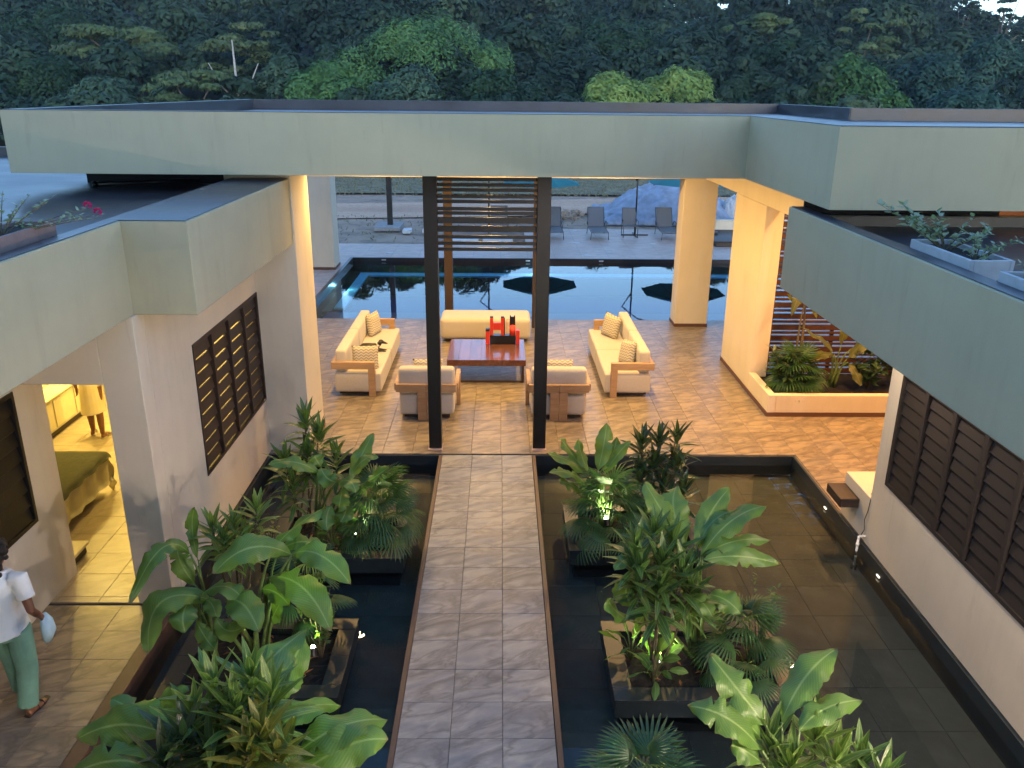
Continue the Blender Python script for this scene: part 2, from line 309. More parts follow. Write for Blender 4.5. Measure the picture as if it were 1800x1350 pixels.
TREES = [(-5.89, 72.0, 10.93, 16.7, 'dome', 'bright green dome-shaped tree, the largest crown above the middle of the roof'),
 (-13.18, 68.0, 7.19, 7.2, 'bright', 'bright green tree on the left flank of the big dome-shaped tree'),
 (8.39, 66.0, 6.58, 6.9, 'yellow', 'yellow-green tree with lumpy crown, left one of the pale pair right of the dome tree'),
 (13.71, 68.0, 6.95, 7.2, 'yellow', 'yellow-green tree with lumpy crown, right one of the pale pair behind the roof'),
 (10.62, 90.0, 12.12, 18.3, 'dark', 'wide dark green tree standing behind the pair of yellow-green trees'),
 (27.56, 70.0, 8.16, 8.3, 'mid', 'mid green tree with a pointed crown above the roof step'),
 (34.25, 85.0, 12.61, 6.6, 'olive', 'tall olive-brown tree rising behind the pointed green tree'),
 (-31.69, 78.0, 10.05, 12.6, 'olive', 'pale olive feathery tree with layered branches on the left hillside'),
 (-20.49, 72.0, 10.05, 7.1, 'flat', 'olive tree with flat crown and pale bare branching trunk'),
 (-36.18, 70.0, 7.45, 9.8, 'dark', 'dark bushy tree at the left edge above the roof corner'),
 (-46.49, 95.0, 13.02, 13.3, 'dark', 'dark tree high on the left hillside above the dark bushy tree'),
 (-0.25, 66.0, 6.73, 7.9, 'dark', 'dark grey-green tree below the right flank of the dome tree'),
 (-6.75, 64.0, 6.86, 6.7, 'grey', 'grey-green tree in front of the foot of the dome tree'),
 (19.31, 72.0, 6.62, 6.6, 'dark', 'dark green tree just right of the yellow-green pair'),
 (25.7, 80.0, 10.03, 9.0, 'dark', 'dark green round tree between the yellow-green pair and the pointed tree'),
 (35.99, 74.0, 8.48, 7.8, 'blue', 'bluish green tree right of the pointed green tree'),
 (43.75, 80.0, 10.2, 8.4, 'blue', 'bluish green tall tree near the right edge of the hillside'),
 (25.28, 90.0, 12.57, 7.6, 'olive', 'olive-topped tree high on the slope right of the wide dark tree'),
 (-23.07, 66.0, 6.37, 7.4, 'olive', 'low olive tree beside the pale bare trunk'),
 (-28.89, 64.0, 5.9, 6.7, 'grey', 'low grey-green tree above the left end of the roof edge'),
 (-17.07, 70.0, 7.62, 4.4, 'grey', 'narrow grey-green tree between the flat crown and the dome tree'),
 (22.19, 100.0, 12.58, 14.0, 'blue', 'broad bluish tree high on the slope behind the yellow-green pair'),
 (-16.54, 100.0, 13.75, 11.2, 'dark', 'dark tree high on the slope left of the dome tree top'),
 (27.79, 62.0, 5.4, 4.3, 'mid', 'low green bushy tree over the roof just right of the step'),
 (32.96, 62.0, 5.75, 7.4, 'blue', 'low dark bluish bushy tree over the right part of the roof'),
 (4.41, 95.0, 10.68, 7.3, 'dark', 'dark tree in the hollow between dome tree and wide dark tree'),
 (69.34, 125.0, 18.62, 7.9, 'tall', 'tall thin-crowned tree against the sky in the top right corner'),
 (63.92, 125.0, 17.43, 5.3, 'tall', 'smaller thin-crowned tree against the sky left of the corner tree')]
BIG = {'L2a': {'base': (-2.75, 6.75, -0.0), 'leaves': [((-2.77, 6.6, 1.26), (-2.93, 6.4, 1.44), (-3.08, 6.0, 1.15), 0.2, 0.2), ((-2.63, 6.6, 0.78), (-2.95, 6.3, 0.97), (-2.99, 6.0, 0.65), 0.34, 0.3), ((-2.83, 6.9, 1.02), (-2.89, 7.0, 1.29), (-2.84, 7.0, 1.52), 0.14, 1.0), ((-2.8, 6.7, 0.87), (-2.91, 6.7, 1.11), (-2.96, 6.8, 1.24), 0.22, 0), ((-2.69, 6.5, 0.91), (-2.42, 6.4, 1.06), (-2.23, 6.3, 0.96), 0.24, -0.3), ((-2.78, 6.5, 0.85), (-2.78, 6.3, 0.84), (-2.74, 6.2, 0.72), 0.26, 0), ((-2.71, 6.6, 0.78), (-2.6, 6.5, 0.81), (-2.53, 6.4, 0.7), 0.17, -0.4), ((-2.72, 6.4, 0.71), (-2.61, 6.3, 0.59), (-2.5, 6.2, 0.55), 0.18, 0)]}, 'L2b': {'base': (-2.25, 6.65, -0.0), 'leaves': [((-2.04, 6.6, 1.3), (-1.89, 6.8, 1.41), (-1.65, 7.1, 1.48), 0.3, -0.5), ((-1.87, 6.6, 1.26), (-2.16, 6.4, 1.45), (-2.43, 6.2, 1.31), 0.3, 0), ((-1.87, 6.6, 1.26), (-1.59, 6.5, 1.32), (-1.29, 6.3, 1.14), 0.3, 0), ((-2.04, 6.8, 1.18), (-1.82, 6.9, 1.22), (-1.66, 7.0, 1.04), 0.22, 0), ((-2.14, 6.7, 0.96), (-1.75, 6.4, 1.06), (-1.45, 6.1, 0.81), 0.34, 0.1), ((-2.43, 6.4, 0.9), (-2.21, 6.2, 1.01), (-2.03, 6.0, 0.87), 0.33, 0), ((-2.17, 6.6, 0.9), (-2.01, 6.5, 0.93), (-1.87, 6.4, 0.86), 0.2, 0), ((-2.1, 6.6, 0.57), (-2.04, 6.5, 0.71), (-1.98, 6.5, 0.82), 0.2, 0), ((-2.54, 6.4, 0.74), (-2.41, 6.3, 0.67), (-2.22, 6.2, 0.79), 0.2, 0)]}, 'L1': {'base': (-2.25, 4.35, -0.0), 'leaves': [((-1.72, 4.3, 1.43), (-1.55, 4.5, 1.66), (-1.32, 4.9, 1.7), 0.34, -0.35), ((-1.48, 4.4, 1.5), (-1.4, 4.6, 1.58), (-1.34, 4.9, 1.64), 0.3, 0.4), ((-1.41, 4.2, 1.38), (-1.27, 4.4, 1.44), (-1.06, 4.6, 1.3), 0.2, -0.2), ((-1.32, 4.1, 1.28), (-1.01, 4.2, 1.47), (-0.72, 4.4, 1.36), 0.3, -0.25), ((-1.3, 4.0, 1.2), (-0.96, 4.1, 1.41), (-0.69, 4.2, 1.38), 0.3, -0.15), ((-2.03, 4.2, 1.42), (-2.23, 4.3, 1.48), (-2.48, 4.4, 1.53), 0.27, 0.3), ((-2.02, 4.1, 1.52), (-2.34, 4.2, 1.5), (-2.62, 4.2, 1.39), 0.27, 0.15), ((-2.07, 4.0, 1.35), (-2.3, 4.0, 1.41), (-2.59, 4.0, 1.3), 0.26, 0.1), ((-2.0, 4.3, 1.47), (-2.02, 4.3, 1.6), (-2.04, 4.3, 1.7), 0.22, 0.2), ((-1.54, 4.2, 1.43), (-1.46, 4.3, 1.49), (-1.37, 4.4, 1.52), 0.25, 0.1)]}, 'R2': {'base': (1.95, 6.75, -0.0), 'leaves': [((1.69, 6.6, 1.27), (1.49, 6.8, 1.59), (1.35, 7.0, 1.79), 0.26, 0.3), ((1.73, 6.7, 1.27), (1.62, 6.9, 1.54), (1.7, 7.2, 1.66), 0.32, 0.0), ((1.77, 6.6, 1.35), (1.94, 6.8, 1.59), (2.15, 7.0, 1.74), 0.24, -0.2), ((1.8, 6.6, 1.32), (1.92, 6.7, 1.53), (2.15, 6.8, 1.61), 0.18, -0.2), ((1.8, 6.5, 1.31), (2.07, 6.6, 1.61), (2.41, 6.7, 1.71), 0.26, -0.2), ((1.82, 6.5, 1.31), (2.08, 6.5, 1.46), (2.45, 6.6, 1.42), 0.19, -0.1), ((1.79, 6.4, 1.33), (2.11, 6.4, 1.37), (2.48, 6.4, 1.29), 0.2, 0.1), ((1.71, 6.4, 0.95), (1.8, 6.3, 0.96), (1.87, 6.2, 0.88), 0.22, 0.1), ((1.87, 6.4, 0.98), (2.0, 6.3, 0.99), (2.12, 6.2, 0.91), 0.24, 0), ((1.24, 6.6, 1.21), (1.12, 6.5, 1.27), (1.02, 6.4, 1.22), 0.16, 0.2), ((1.22, 6.5, 0.79), (1.15, 6.5, 0.94), (1.19, 6.5, 1.07), 0.26, 0.2), ((1.19, 6.5, 0.64), (1.04, 6.4, 0.82), (0.97, 6.4, 0.94), 0.24, 0.4)]}, 'R3': {'base': (1.35, 9.2, -0.0), 'leaves': [((1.16, 9.2, 0.79), (0.86, 9.1, 1.03), (0.55, 9.0, 1.18), 0.22, 0.1), ((1.04, 9.1, 0.86), (0.83, 9.2, 1.15), (0.72, 9.2, 1.28), 0.18, 0.3), ((1.07, 9.1, 0.9), (0.99, 9.2, 1.07), (0.95, 9.3, 1.25), 0.18, 0.3), ((1.19, 9.2, 0.85), (1.26, 9.3, 1.14), (1.3, 9.4, 1.41), 0.24, -0.2), ((1.22, 9.2, 0.85), (1.37, 9.3, 1.03), (1.43, 9.4, 1.23), 0.19, -0.2), ((1.27, 9.2, 0.81), (1.42, 9.2, 1.08), (1.57, 9.2, 1.26), 0.16, -0.2), ((1.03, 9.0, 0.79), (0.82, 8.9, 0.98), (0.57, 8.8, 1.03), 0.18, 0.1), ((1.0, 9.0, 0.68), (0.82, 8.9, 0.84), (0.71, 8.8, 0.91), 0.2, 0.2)]}, 'L3': {'base': (-2.2, 9.0, -0.0), 'leaves': [((-1.76, 9.0, 0.88), (-1.66, 9.1, 1.07), (-1.52, 9.3, 1.31), 0.24, -0.2), ((-1.74, 9.0, 0.92), (-1.59, 9.0, 1.1), (-1.42, 9.0, 1.13), 0.16, -0.2), ((-2.09, 8.8, 1.01), (-2.32, 8.7, 1.2), (-2.61, 8.6, 1.21), 0.22, 0.1), ((-2.06, 8.8, 1.09), (-1.98, 8.7, 1.01), (-1.85, 8.6, 1.0), 0.24, 0), ((-1.87, 8.7, 0.95), (-1.68, 8.5, 1.06), (-1.6, 8.4, 0.96), 0.24, 0), ((-1.59, 8.9, 0.84), (-1.44, 9.0, 0.9), (-1.3, 9.0, 1.01), 0.22, -0.2), ((-1.81, 8.7, 0.88), (-1.8, 8.5, 0.82), (-1.83, 8.5, 0.7), 0.24, 0), ((-1.95, 8.7, 0.66), (-1.99, 8.6, 0.55), (-1.97, 8.5, 0.43), 0.24, 0), ((-1.78, 8.7, 0.71), (-1.77, 8.6, 0.62), (-1.82, 8.5, 0.54), 0.22, 0), ((-2.08, 8.9, 1.05), (-2.13, 8.9, 1.14), (-2.15, 8.9, 1.2), 0.2, 0)]}, 'R1': {'base': (2.05, 4.35, -0.0), 'leaves': [((1.71, 4.3, 1.4), (1.55, 4.4, 1.58), (1.4, 4.6, 1.71), 0.26, 0.3), ((1.81, 4.3, 1.42), (2.01, 4.5, 1.61), (2.28, 4.7, 1.68), 0.26, -0.3), ((1.89, 4.2, 1.44), (2.08, 4.3, 1.53), (2.36, 4.4, 1.51), 0.2, -0.1), ((1.67, 4.2, 1.29), (1.43, 4.2, 1.54), (1.2, 4.3, 1.55), 0.24, 0.2), ((1.7, 4.3, 1.28), (1.54, 4.3, 1.47), (1.4, 4.4, 1.49), 0.17, 0.2), ((1.68, 4.2, 1.19), (1.56, 4.2, 1.29), (1.47, 4.2, 1.33), 0.2, 0.2)]}}
CRO = {'L3': {'base': (-2.45, 9.35, 0), 'heads': [(-2.32, 9.3, 1.5), (-2.16, 9.25, 1.34), (-2.3, 9.2, 1.14), (-2.55, 9.1, 1.07), (-1.99, 9.3, 1.02), (-2.45, 9.0, 0.82)]}, 'L2': {'base': (-2.65, 7.15, 0), 'heads': [(-2.74, 7.1, 1.29), (-2.54, 7.15, 1.28), (-2.33, 7.2, 1.4), (-2.6, 7.0, 1.2), (-2.44, 7.1, 1.18)]}, 'L1': {'base': (-1.9, 4.2, 0), 'heads': [(-1.72, 4.15, 1.83), (-1.5, 4.2, 1.86), (-1.38, 4.15, 1.76), (-1.56, 4.05, 1.75), (-1.82, 4.1, 1.67)]}, 'L1y': {'base': (-2.05, 4.25, 0), 'heads': [(-1.4, 3.95, 1.67), (-1.46, 3.9, 1.58), (-1.3, 3.95, 1.53)]}, 'L1d': {'base': (-2.5, 4.2, 0), 'heads': [(-1.84, 3.95, 1.61), (-1.7, 3.95, 1.53), (-1.95, 3.9, 1.49), (-1.66, 4.1, 1.58)]}, 'R3': {'base': (1.85, 9.35, 0), 'heads': [(1.96, 9.4, 1.22), (1.75, 9.4, 1.18), (2.17, 9.4, 1.25), (1.89, 9.3, 0.96), (2.17, 9.3, 0.96), (2.0, 9.2, 0.7), (2.25, 9.2, 0.62), (1.73, 9.3, 0.8)]}, 'R2': {'base': (1.5, 6.5, 0), 'heads': [(1.22, 6.5, 1.41), (1.39, 6.6, 1.5), (1.57, 6.6, 1.41), (1.44, 6.4, 1.33), (1.24, 6.4, 1.24), (1.62, 6.4, 1.24), (1.41, 6.3, 1.1), (1.71, 6.4, 1.07)]}, 'R1': {'base': (2.3, 4.3, 0), 'heads': [(1.76, 4.3, 1.28), (2.04, 4.3, 1.33), (2.15, 4.2, 1.22), (1.87, 4.2, 1.19)]}, 'R1b': {'base': (2.8, 4.3, 0), 'heads': [(2.36, 4.3, 1.12), (2.47, 4.2, 1.08)]}}
PALM = {'L3': ((-1.55, 9.0, 0), (-1.45, 9.0, 0.56), 0.62), 'R3': ((1.25, 9.05, 0), (1.31, 9.05, 0.54), 0.6), 'R2': ((2.45, 6.55, 0), (2.28, 6.5, 0.51), 0.5), 'L2': ((-1.85, 7.0, 0), (-1.84, 7.05, 0.74), 0.42), 'R1': ((1.45, 4.2, 0), (0.94, 4.3, 0.89), 0.42), 'niche': ((5.3, 13.9, 0.3), (5.19, 13.8, 0.64), 0.55)}

# ------------------------------------------------------------------ ground, hill, road
def sheet(name, x0, x1, y0, y1, z, mat, kind='structure', nx=1, ny=1, **kw):
    bm = bmesh.new(); bmesh.ops.create_grid(bm, x_segments=nx, y_segments=ny, size=.5, matrix=Matrix.Translation(((x0 + x1) / 2, (y0 + y1) / 2, z)) @ Matrix.Diagonal((x1 - x0, y1 - y0, 1, 1)))
    me = bpy.data.meshes.new(name); bm.to_mesh(me); bm.free(); return link(name, me, mat, kind=kind, **kw)
def frame_sheet(name, outer, hole, z, mat):
    (a, b, c, d), (e, f, g, h) = outer, hole; m = MB()
    for x0, x1, y0, y1 in ((a, e, c, d), (f, b, c, d), (e, f, c, g), (e, f, h, d)): m.poly([(x0, y0, z), (x1, y0, z), (x1, y1, z), (x0, y1, z)])
    return m.build(name, mat, kind='structure')
def far_ground():
    n = 90; xs = np.linspace(-150, 150, 120); ys = np.linspace(27.4, 64, 60); X, Y = np.meshgrid(xs, ys)
    Z = np.array([[-.10 + .045 * noise.noise((x * .35, y * .5, 0)) * min(1, max(0, (y - 31) / 3)) for x in xs] for y in ys])
    v = np.stack([X, Y, Z], -1).reshape(-1, 3); ny, nx = X.shape; f = [(j * nx + i, j * nx + i + 1, (j + 1) * nx + i + 1, (j + 1) * nx + i) for j in range(ny - 1) for i in range(nx - 1)]
    me = bpy.data.meshes.new('dirt'); me.from_pydata(v.tolist(), [], f); me.shade_smooth(); return link('dirt_ground', me, M['ground'], kind='structure')
far_ground()
frame_sheet('ground', (-700, 700, -80, 900), (-5.6, 17, 2, 27.6), -.42, M['ground'])
sheet('pond_floor', -5.6, 5.2, -2, 11.62, -.40, M['pond_tile'])
def road():
    m = MB(); P_ = [(-60, 41, 2.2), (-20, 39.2, 2.3), (-8, 38.4, 2.5), (0, 39.6, 2.6), (8, 41.5, 2.7), (20, 43, 2.6), (60, 45, 2.5)]
    for (x0, y0, w0), (x1, y1, w1) in zip(P_, P_[1:]):
        for k in range(6):
            a, b = k / 6, (k + 1) / 6; L = lambda p, q, t: p + (q - p) * t
            m.poly([(L(x0, x1, a), L(y0, y1, a) - L(w0, w1, a), -.04), (L(x0, x1, b), L(y0, y1, b) - L(w0, w1, b), -.04), (L(x0, x1, b), L(y0, y1, b) + L(w0, w1, b), -.04), (L(x0, x1, a), L(y0, y1, a) + L(w0, w1, a), -.04)])
    bmesh.ops.remove_doubles(m.bm, verts=m.bm.verts, dist=.001); m.build('gravel_road', M['road'], kind='structure')
road()
sheet('grass_ground', -70, 70, 44.8, 63, .012, M['turf'])

def hill_e(az):
    K_ = ((-9, .16), (-.02, .16), (.06, .118), (.19, .118), (.27, .15), (.34, .145), (.60, .076), (9, .076))
    for (a, u), (b, v) in zip(K_, K_[1:]):
        if az <= b: t = (az - a) / (b - a); return u + (v - u) * t * t * (3 - 2 * t)
def hill_z(x, y):
    t = min(1.02, max(0, (y - 57) / 95)); e = hill_e(x / max(y, 1)); return max(0, t ** 1.25) * (e * 152 + 5.2 - 8.5) + 1.6 * noise.noise((x * .04, y * .04, 2)) * min(1, t * 4) - .15
def hill():
    xs = np.linspace(-260, 260, 105); ys = np.linspace(57, 260, 60); v = [(x, y, hill_z(x, y)) for y in ys for x in xs]; nx, ny = len(xs), len(ys)
    f = [(j * nx + i, j * nx + i + 1, (j + 1) * nx + i + 1, (j + 1) * nx + i) for j in range(ny - 1) for i in range(nx - 1)]
    me = bpy.data.meshes.new('hill'); me.from_pydata(v, [], f); me.shade_smooth(); link('hill', me, M['hill'], kind='structure')
hill()

# ------------------------------------------------------------------ trees
def leaf_cloud(cen, rad, n, size, flat=1.0, drop=.0, seed=0):
    """n leaf-clump quads per lobe spread over lobes (cen: k x 3, rad: k) with uneven surface"""
    g = np.random.default_rng(seed); V = []
    k = len(cen); per = np.maximum(20, (n * rad ** 2 / (rad ** 2).sum()).astype(int))
    for c, r, m in zip(cen, rad, per):
        d = g.normal(size=(m, 3)); d /= np.linalg.norm(d, axis=1)[:, None]; d[:, 2] = np.where(d[:, 2] < -.35, -d[:, 2], d[:, 2])
        ph = g.uniform(0, 6.28, 3); lump = 1 + .13 * np.sin(d[:, 0] * 5 + ph[0]) * np.sin(d[:, 1] * 5 + ph[1]) + .10 * np.sin(d[:, 2] * 9 + ph[2]) * np.sin(d[:, 0] * 8)
        q = g.uniform(.55, 1.0, m) ** .35; p = c + d * np.array([1, 1, flat]) * (r * lump * q)[:, None]
        nrm = d * .9 + g.normal(size=(m, 3)) * .26 + np.array([0, 0, .35]); nrm /= np.linalg.norm(nrm, axis=1)[:, None]
        a = np.cross(nrm, g.normal(size=(m, 3))); a /= np.linalg.norm(a, axis=1)[:, None] + 1e-9; b = np.cross(nrm, a)
        s = size * g.uniform(.6, 1.35, m)[:, None]
        V.append(np.stack([p - a * s, p - b * s * .45 - nrm * s * .1, p + a * s + nrm * s * -.25, p + b * s * .45 - nrm * s * .1], 1).reshape(-1, 3))
    return np.concatenate(V)
def quads_mesh(name, V):
    me = bpy.data.meshes.new(name); n = len(V) // 4; me.vertices.add(len(V)); me.vertices.foreach_set('co', V.astype(np.float32).ravel())
    me.loops.add(len(V)); me.loops.foreach_set('vertex_index', np.arange(len(V), dtype=np.int32)); me.polygons.add(n)
    me.polygons.foreach_set('loop_start', np.arange(0, len(V), 4, dtype=np.int32)); me.polygons.foreach_set('loop_total', np.full(n, 4, dtype=np.int32)); me.update(); me.validate(); return me
def make_tree(i, x, y, ztop, w, kind, label):
    g = np.random.default_rng(100 + i); z0 = hill_z(x, y) if y > 57 else 0; H = ztop - z0; rw = w / 2
    t = empty('tree', (x, y, z0 - .2), label=label, cat='tree', group='trees on the wooded slope behind the house')
    flat, nl, sz = 1.0, 26, (.17 + y * .0012) * .72
    c, r = [], []
    if kind in ('flat', 'olive'):
        nl = 26; flat = .35
        for k in range(nl):
            a = g.uniform(0, 6.28); lay = g.uniform(.35, .92); q = rw * (1.05 - .6 * max(0, lay - .55)) * g.uniform(.2, .85); c.append((x + math.cos(a) * q, y + math.sin(a) * q, z0 + H * lay)); r.append(rw * g.uniform(.22, .36))
    elif kind == 'tall':
        for k in range(16):
            a = g.uniform(0, 6.28); q = rw * g.uniform(.1, .8); c.append((x + math.cos(a) * q, y + math.sin(a) * q, z0 + H * g.uniform(.55, .97))); r.append(rw * g.uniform(.14, .26)); flat = .45
    else:
        for k in range(nl if kind != 'dome' else 60):
            a = g.uniform(0, 6.28); el = g.uniform(.0, 1.0) ** .8 * 1.5; q = rw * .80 * math.cos(el); hz = z0 + H * .36 + (H * .64 - rw * .2) * math.sin(el)
            if kind == 'mid': q *= 1 - .25 * math.sin(el)
            c.append((x + math.cos(a) * q, y + math.sin(a) * q * .8, hz)); r.append(rw * (g.uniform(.22, .38) if kind != 'dome' else g.uniform(.13, .25)))
        c.append((x, y, z0 + H * .5)); r.append(rw * .62)
    c, r = np.array(c), np.array(r); zt = (c[:, 2] + r * flat).max(); c[:, 2] -= (zt - ztop)
    n = int(min(22000, max(3500, (r ** 2).sum() * 4 * 3.14 / (sz * sz * 1.6))))
    if kind in ('tall', 'flat'): n = int(n * .6)
    if kind == 'dome': sz *= .72; n = 40000
    if kind in ('bright', 'yellow'): sz *= .8; n = 16000
    me = quads_mesh('crown', leaf_cloud(c, r, n, sz, flat, seed=i)); o = link('crown', me, FOL[kind], t); world_child(o, t)
    m = MB(); tr = max(.12, w * .022); top = z0 + H * (.5 if kind != 'tall' else .8)
    if kind == 'flat':
        m.tube([(x, y - 3.2, z0 - .3), (x + .1, y - 3.2, z0 + H * .35), (x, y - 3.1, z0 + H * .82)], [.16, .13, .05], 7)
        for sx in (-1, 1): m.tube([(x, y - 3.2, z0 + H * .28), (x + sx * 1.1, y - 3.3, z0 + H * .42), (x + sx * 1.9, y - 3.3, z0 + H * .62)], [.08, .06, .03], 6)
    else:
        m.tube([(x, y, z0 - .3), (x + .2, y, z0 + H * .25), (x, y, top)], [tr * 1.3, tr, tr * .6], 8)
        for k in range(5):
            j = int(g.integers(0, len(c))); m.tube([(x + .1, y, z0 + H * .25 + k * .2), tuple((np.array([x, y, z0 + H * .4]) + c[j]) / 2), tuple(c[j])], [tr * .6, tr * .4, tr * .2], 6)
    m.build('trunk', M['pale_bark'] if kind == 'flat' else M['bark'], t, smooth=True)
for i, T_ in enumerate(TREES): make_tree(i, *T_)
def forest():
    g = np.random.default_rng(5); V = []; rows = [(63, 1.0, 6.0, 60), (74, 1.0, 6.5, 62), (86, 1.0, 7, 60), (100, 1.1, 8, 60), (116, 1.2, 8.5, 58), (134, 1.3, 9, 56), (150, 1.4, 9.5, 54), (166, 1.5, 10, 40)]
    for ri, (y, s, h, n) in enumerate(rows):
        lim = .78
        for k in range(n):
            x = (-lim + 2 * lim * (k + g.uniform(0, 1)) / n) * y; yy = y + g.uniform(-5, 5); z = hill_z(x, yy); hh = h * g.uniform(.65, 1.15); rw = hh * g.uniform(.38, .6)
            if ri == 0: hh *= .72; rw *= .8
            nl = 9; a = g.uniform(0, 6.28, nl); el = g.uniform(0, 1.5, nl)
            c = np.stack([x + np.cos(a) * rw * .75 * np.cos(el), yy + np.sin(a) * rw * .75 * np.cos(el), z + hh * (.35 + .5 * np.sin(el))], 1); c = np.vstack([c, [[x, yy, z + hh * .45]]]); r = np.append(rw * g.uniform(.25, .45, nl), rw * .6)
            V.append(leaf_cloud(c, r, int(1900 if ri < 5 else 1300), (.24 + y * .0022) * .74, seed=int(g.integers(1e9))))
    link('forest', quads_mesh('forest', np.concatenate(V)), FOL['forest'], label='dense dark green forest covering the hillside', kind='stuff')
forest()
def grass_tufts():
    g = np.random.default_rng(9); n = 16000; x = g.uniform(-26, 28, n); y = np.where(g.random(n) < .72, g.uniform(44.5, 56, n), g.uniform(30, 37, n)); keep = (y > 44.4) | ((x < -1.3) & (g.random(n) < .35)) | ((y > 34.2) & (g.random(n) < .3))
    keep &= ~((np.hypot(x - 7.5, (y - 37) * .8) < 4.2)); x, y = x[keep], y[keep]; n = len(x); near = y < 40; h = np.where(near, g.uniform(.0, .05, n), g.uniform(.03, .10, n)); a = g.uniform(0, 6.28, n); w = np.where(near, .025, .05)
    dx, dy = np.cos(a) * w, np.sin(a) * w; lx, ly = g.normal(0, .06, n), g.normal(0, .06, n)
    V = np.stack([np.stack([x - dx, y - dy, np.full(n, -.06)], 1), np.stack([x + dx, y + dy, np.full(n, -.06)], 1), np.stack([x + dx * .4 + lx, y + dy * .4 + ly, h], 1), np.stack([x - dx * .4 + lx, y - dy * .4 + ly, h], 1)], 1).reshape(-1, 3)
    link('grass', quads_mesh('grass', V), M['dry'], label='patchy dry grass on the ground beyond the pool', kind='stuff')
grass_tufts()

# ------------------------------------------------------------------ tiled floors
def tile_mesh(name, w, d, t=.02, bev=.0025):
    m = MB().box(.0, w, .0, d, -t, 0, bev=bev); me = m.mesh(name); uv = me.uv_layers.new(name='UVMap')
    for lp in me.loops:
        c = me.vertices[lp.vertex_index].co; uv.data[lp.index].uv = (c.x / w, c.y / d)
    return me
TS = .45
def tiles(parent, cells, mat, size=TS, gap=.003, zt=.0, limit=300, name='tile'):
    base = tile_mesh(name, size - gap, size - gap); base.materials.append(mat)
    cells = sorted(cells, key=lambda c: (c[0] + .2) ** 2 + c[1] ** 2); first, rest = cells[:limit], cells[limit:]
    cuts = {}
    for (x, y, x1, y1) in first:
        w, d = round(x1 - x, 3), round(y1 - y, 3)
        if w > size - .002 and d > size - .002: me = base
        else:
            if (w, d) not in cuts:
                q = tile_mesh(name, max(.01, w - gap), max(.01, d - gap)); q.materials.append(mat); cuts[(w, d)] = q
            me = cuts[(w, d)]
        o = bpy.data.objects.new(name, me); COL.objects.link(o); o.parent = parent; o.location = Vector((x, y, zt + random.uniform(-.0006, .0006))) - parent.location
    if rest:
        v, f, uvs = [], [], []
        for (x, y, x1, y1) in rest:
            n = len(v); a, b = x1 - gap, y1 - gap; z = zt + random.uniform(-.0006, .0006)
            v += [(x, y, z), (a, y, z), (a, b, z), (x, b, z), (x, y, z - .02), (a, y, z - .02), (a, b, z - .02), (x, b, z - .02)]
            f += [(n, n + 1, n + 2, n + 3), (n, n + 4, n + 5, n + 1), (n + 1, n + 5, n + 6, n + 2), (n + 2, n + 6, n + 7, n + 3), (n + 3, n + 7, n + 4, n)]
            uvs += [(0, 0), (1, 0), (1, 1), (0, 1)] + [(0, 0)] * 16
        me = bpy.data.meshes.new('tile_field'); me.from_pydata(v, [], f); uv = me.uv_layers.new(name='UVMap')
        for i, u in enumerate(uvs): uv.data[i].uv = u
        o = link('tile_field', me, mat, parent, kind='stuff'); world_child(o, parent)
def grid(x0, x1, y0, y1, ox=0, oy=0, s=TS):
    out = []; x = x0 - ((x0 - ox) % s)
    while x < x1 - .01:
        y = y0 - ((y0 - oy) % s)
        while y < y1 - .01:
            a, b, c, d = max(x, x0), max(y, y0), min(x + s, x1), min(y + s, y1)
            if c - a > .02 and d - b > .02: out.append((a, b, c, d))
            y += s
        x += s
    return out
hf = MB().box(-5.3, 10.6, 11.62, 19.47, -.35, -.018).box(4.5, 10.6, 8.0, 11.618, -.35, -.018).build('hall_floor', M['grout'], kind='structure')
tiles(hf, grid(-5.3, 10.6, 11.62, 19.47, .02, 11.62) + grid(4.5, 10.6, 9.03, 11.62, .02, 11.62), M['tile'])
pf = MB().box(-.861, .489, -2, 11.56, -.39, -.018).build('garden_path', M['grout'], kind='structure')
tiles(pf, grid(-.8615, .4885, 2.6, 11.57, -.8615, 11.57), M['tile_path_sky'])
for x0, x1 in ((-.915, -.864), (.491, .542)): bx('edge_trim', M['trim'], pf, x0, x1, -2, 11.56, -.39, .006, bev=.004)
tf = MB().box(-8, -3.56, -2, 7.68, -.35, -.018).build('terrace_floor', M['grout'], kind='structure')
tiles(tf, grid(-4.8, -3.56, 3.2, 7.67, -3.56, 7.67), M['tile'])
bx('edge_trim', M['trim'], tf, -3.557, -3.42, -2, 7.68, -.40, .008, bev=.004)
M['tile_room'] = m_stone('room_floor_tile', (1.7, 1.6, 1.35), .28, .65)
rf = MB().box(-7.3, -3.78, 7.72, 14.2, -.35, -.018).build('bedroom_floor', M['grout'], kind='structure')
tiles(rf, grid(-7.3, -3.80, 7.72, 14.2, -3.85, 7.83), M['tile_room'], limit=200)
# dark slate lining of the ponds
pw = MB(); pw.box(-3.46, 4.48, 11.59, 11.618, -.40, -.022, bev=.002).box(4.465, 4.498, -2, 11.588, -.40, -.012, bev=.002).box(-3.475, -3.44, 7.68, 11.588, -.40, -.012, bev=.002)
pw.build('pond_wall', M['slate'], kind='structure')
pb = sheet('pond_bed', -3.42, 4.46, -2, 11.58, -.356, M['pond_tile'])
tiles(pb, [c for c in grid(-3.41, -.92, 2.2, 11.58, -.92, 11.58, .6) + grid(.545, 4.46, 2.2, 11.58, .545, 11.58, .6)], M['pond_tile'], size=.6, zt=-.35, name='slate_tile')
sheet('pond_water', -3.44, -.916, -2, 11.588, -.17, M['pond_water']); sheet('pond_water', .543, 4.464, -2, 11.588, -.17, M['pond_water'])
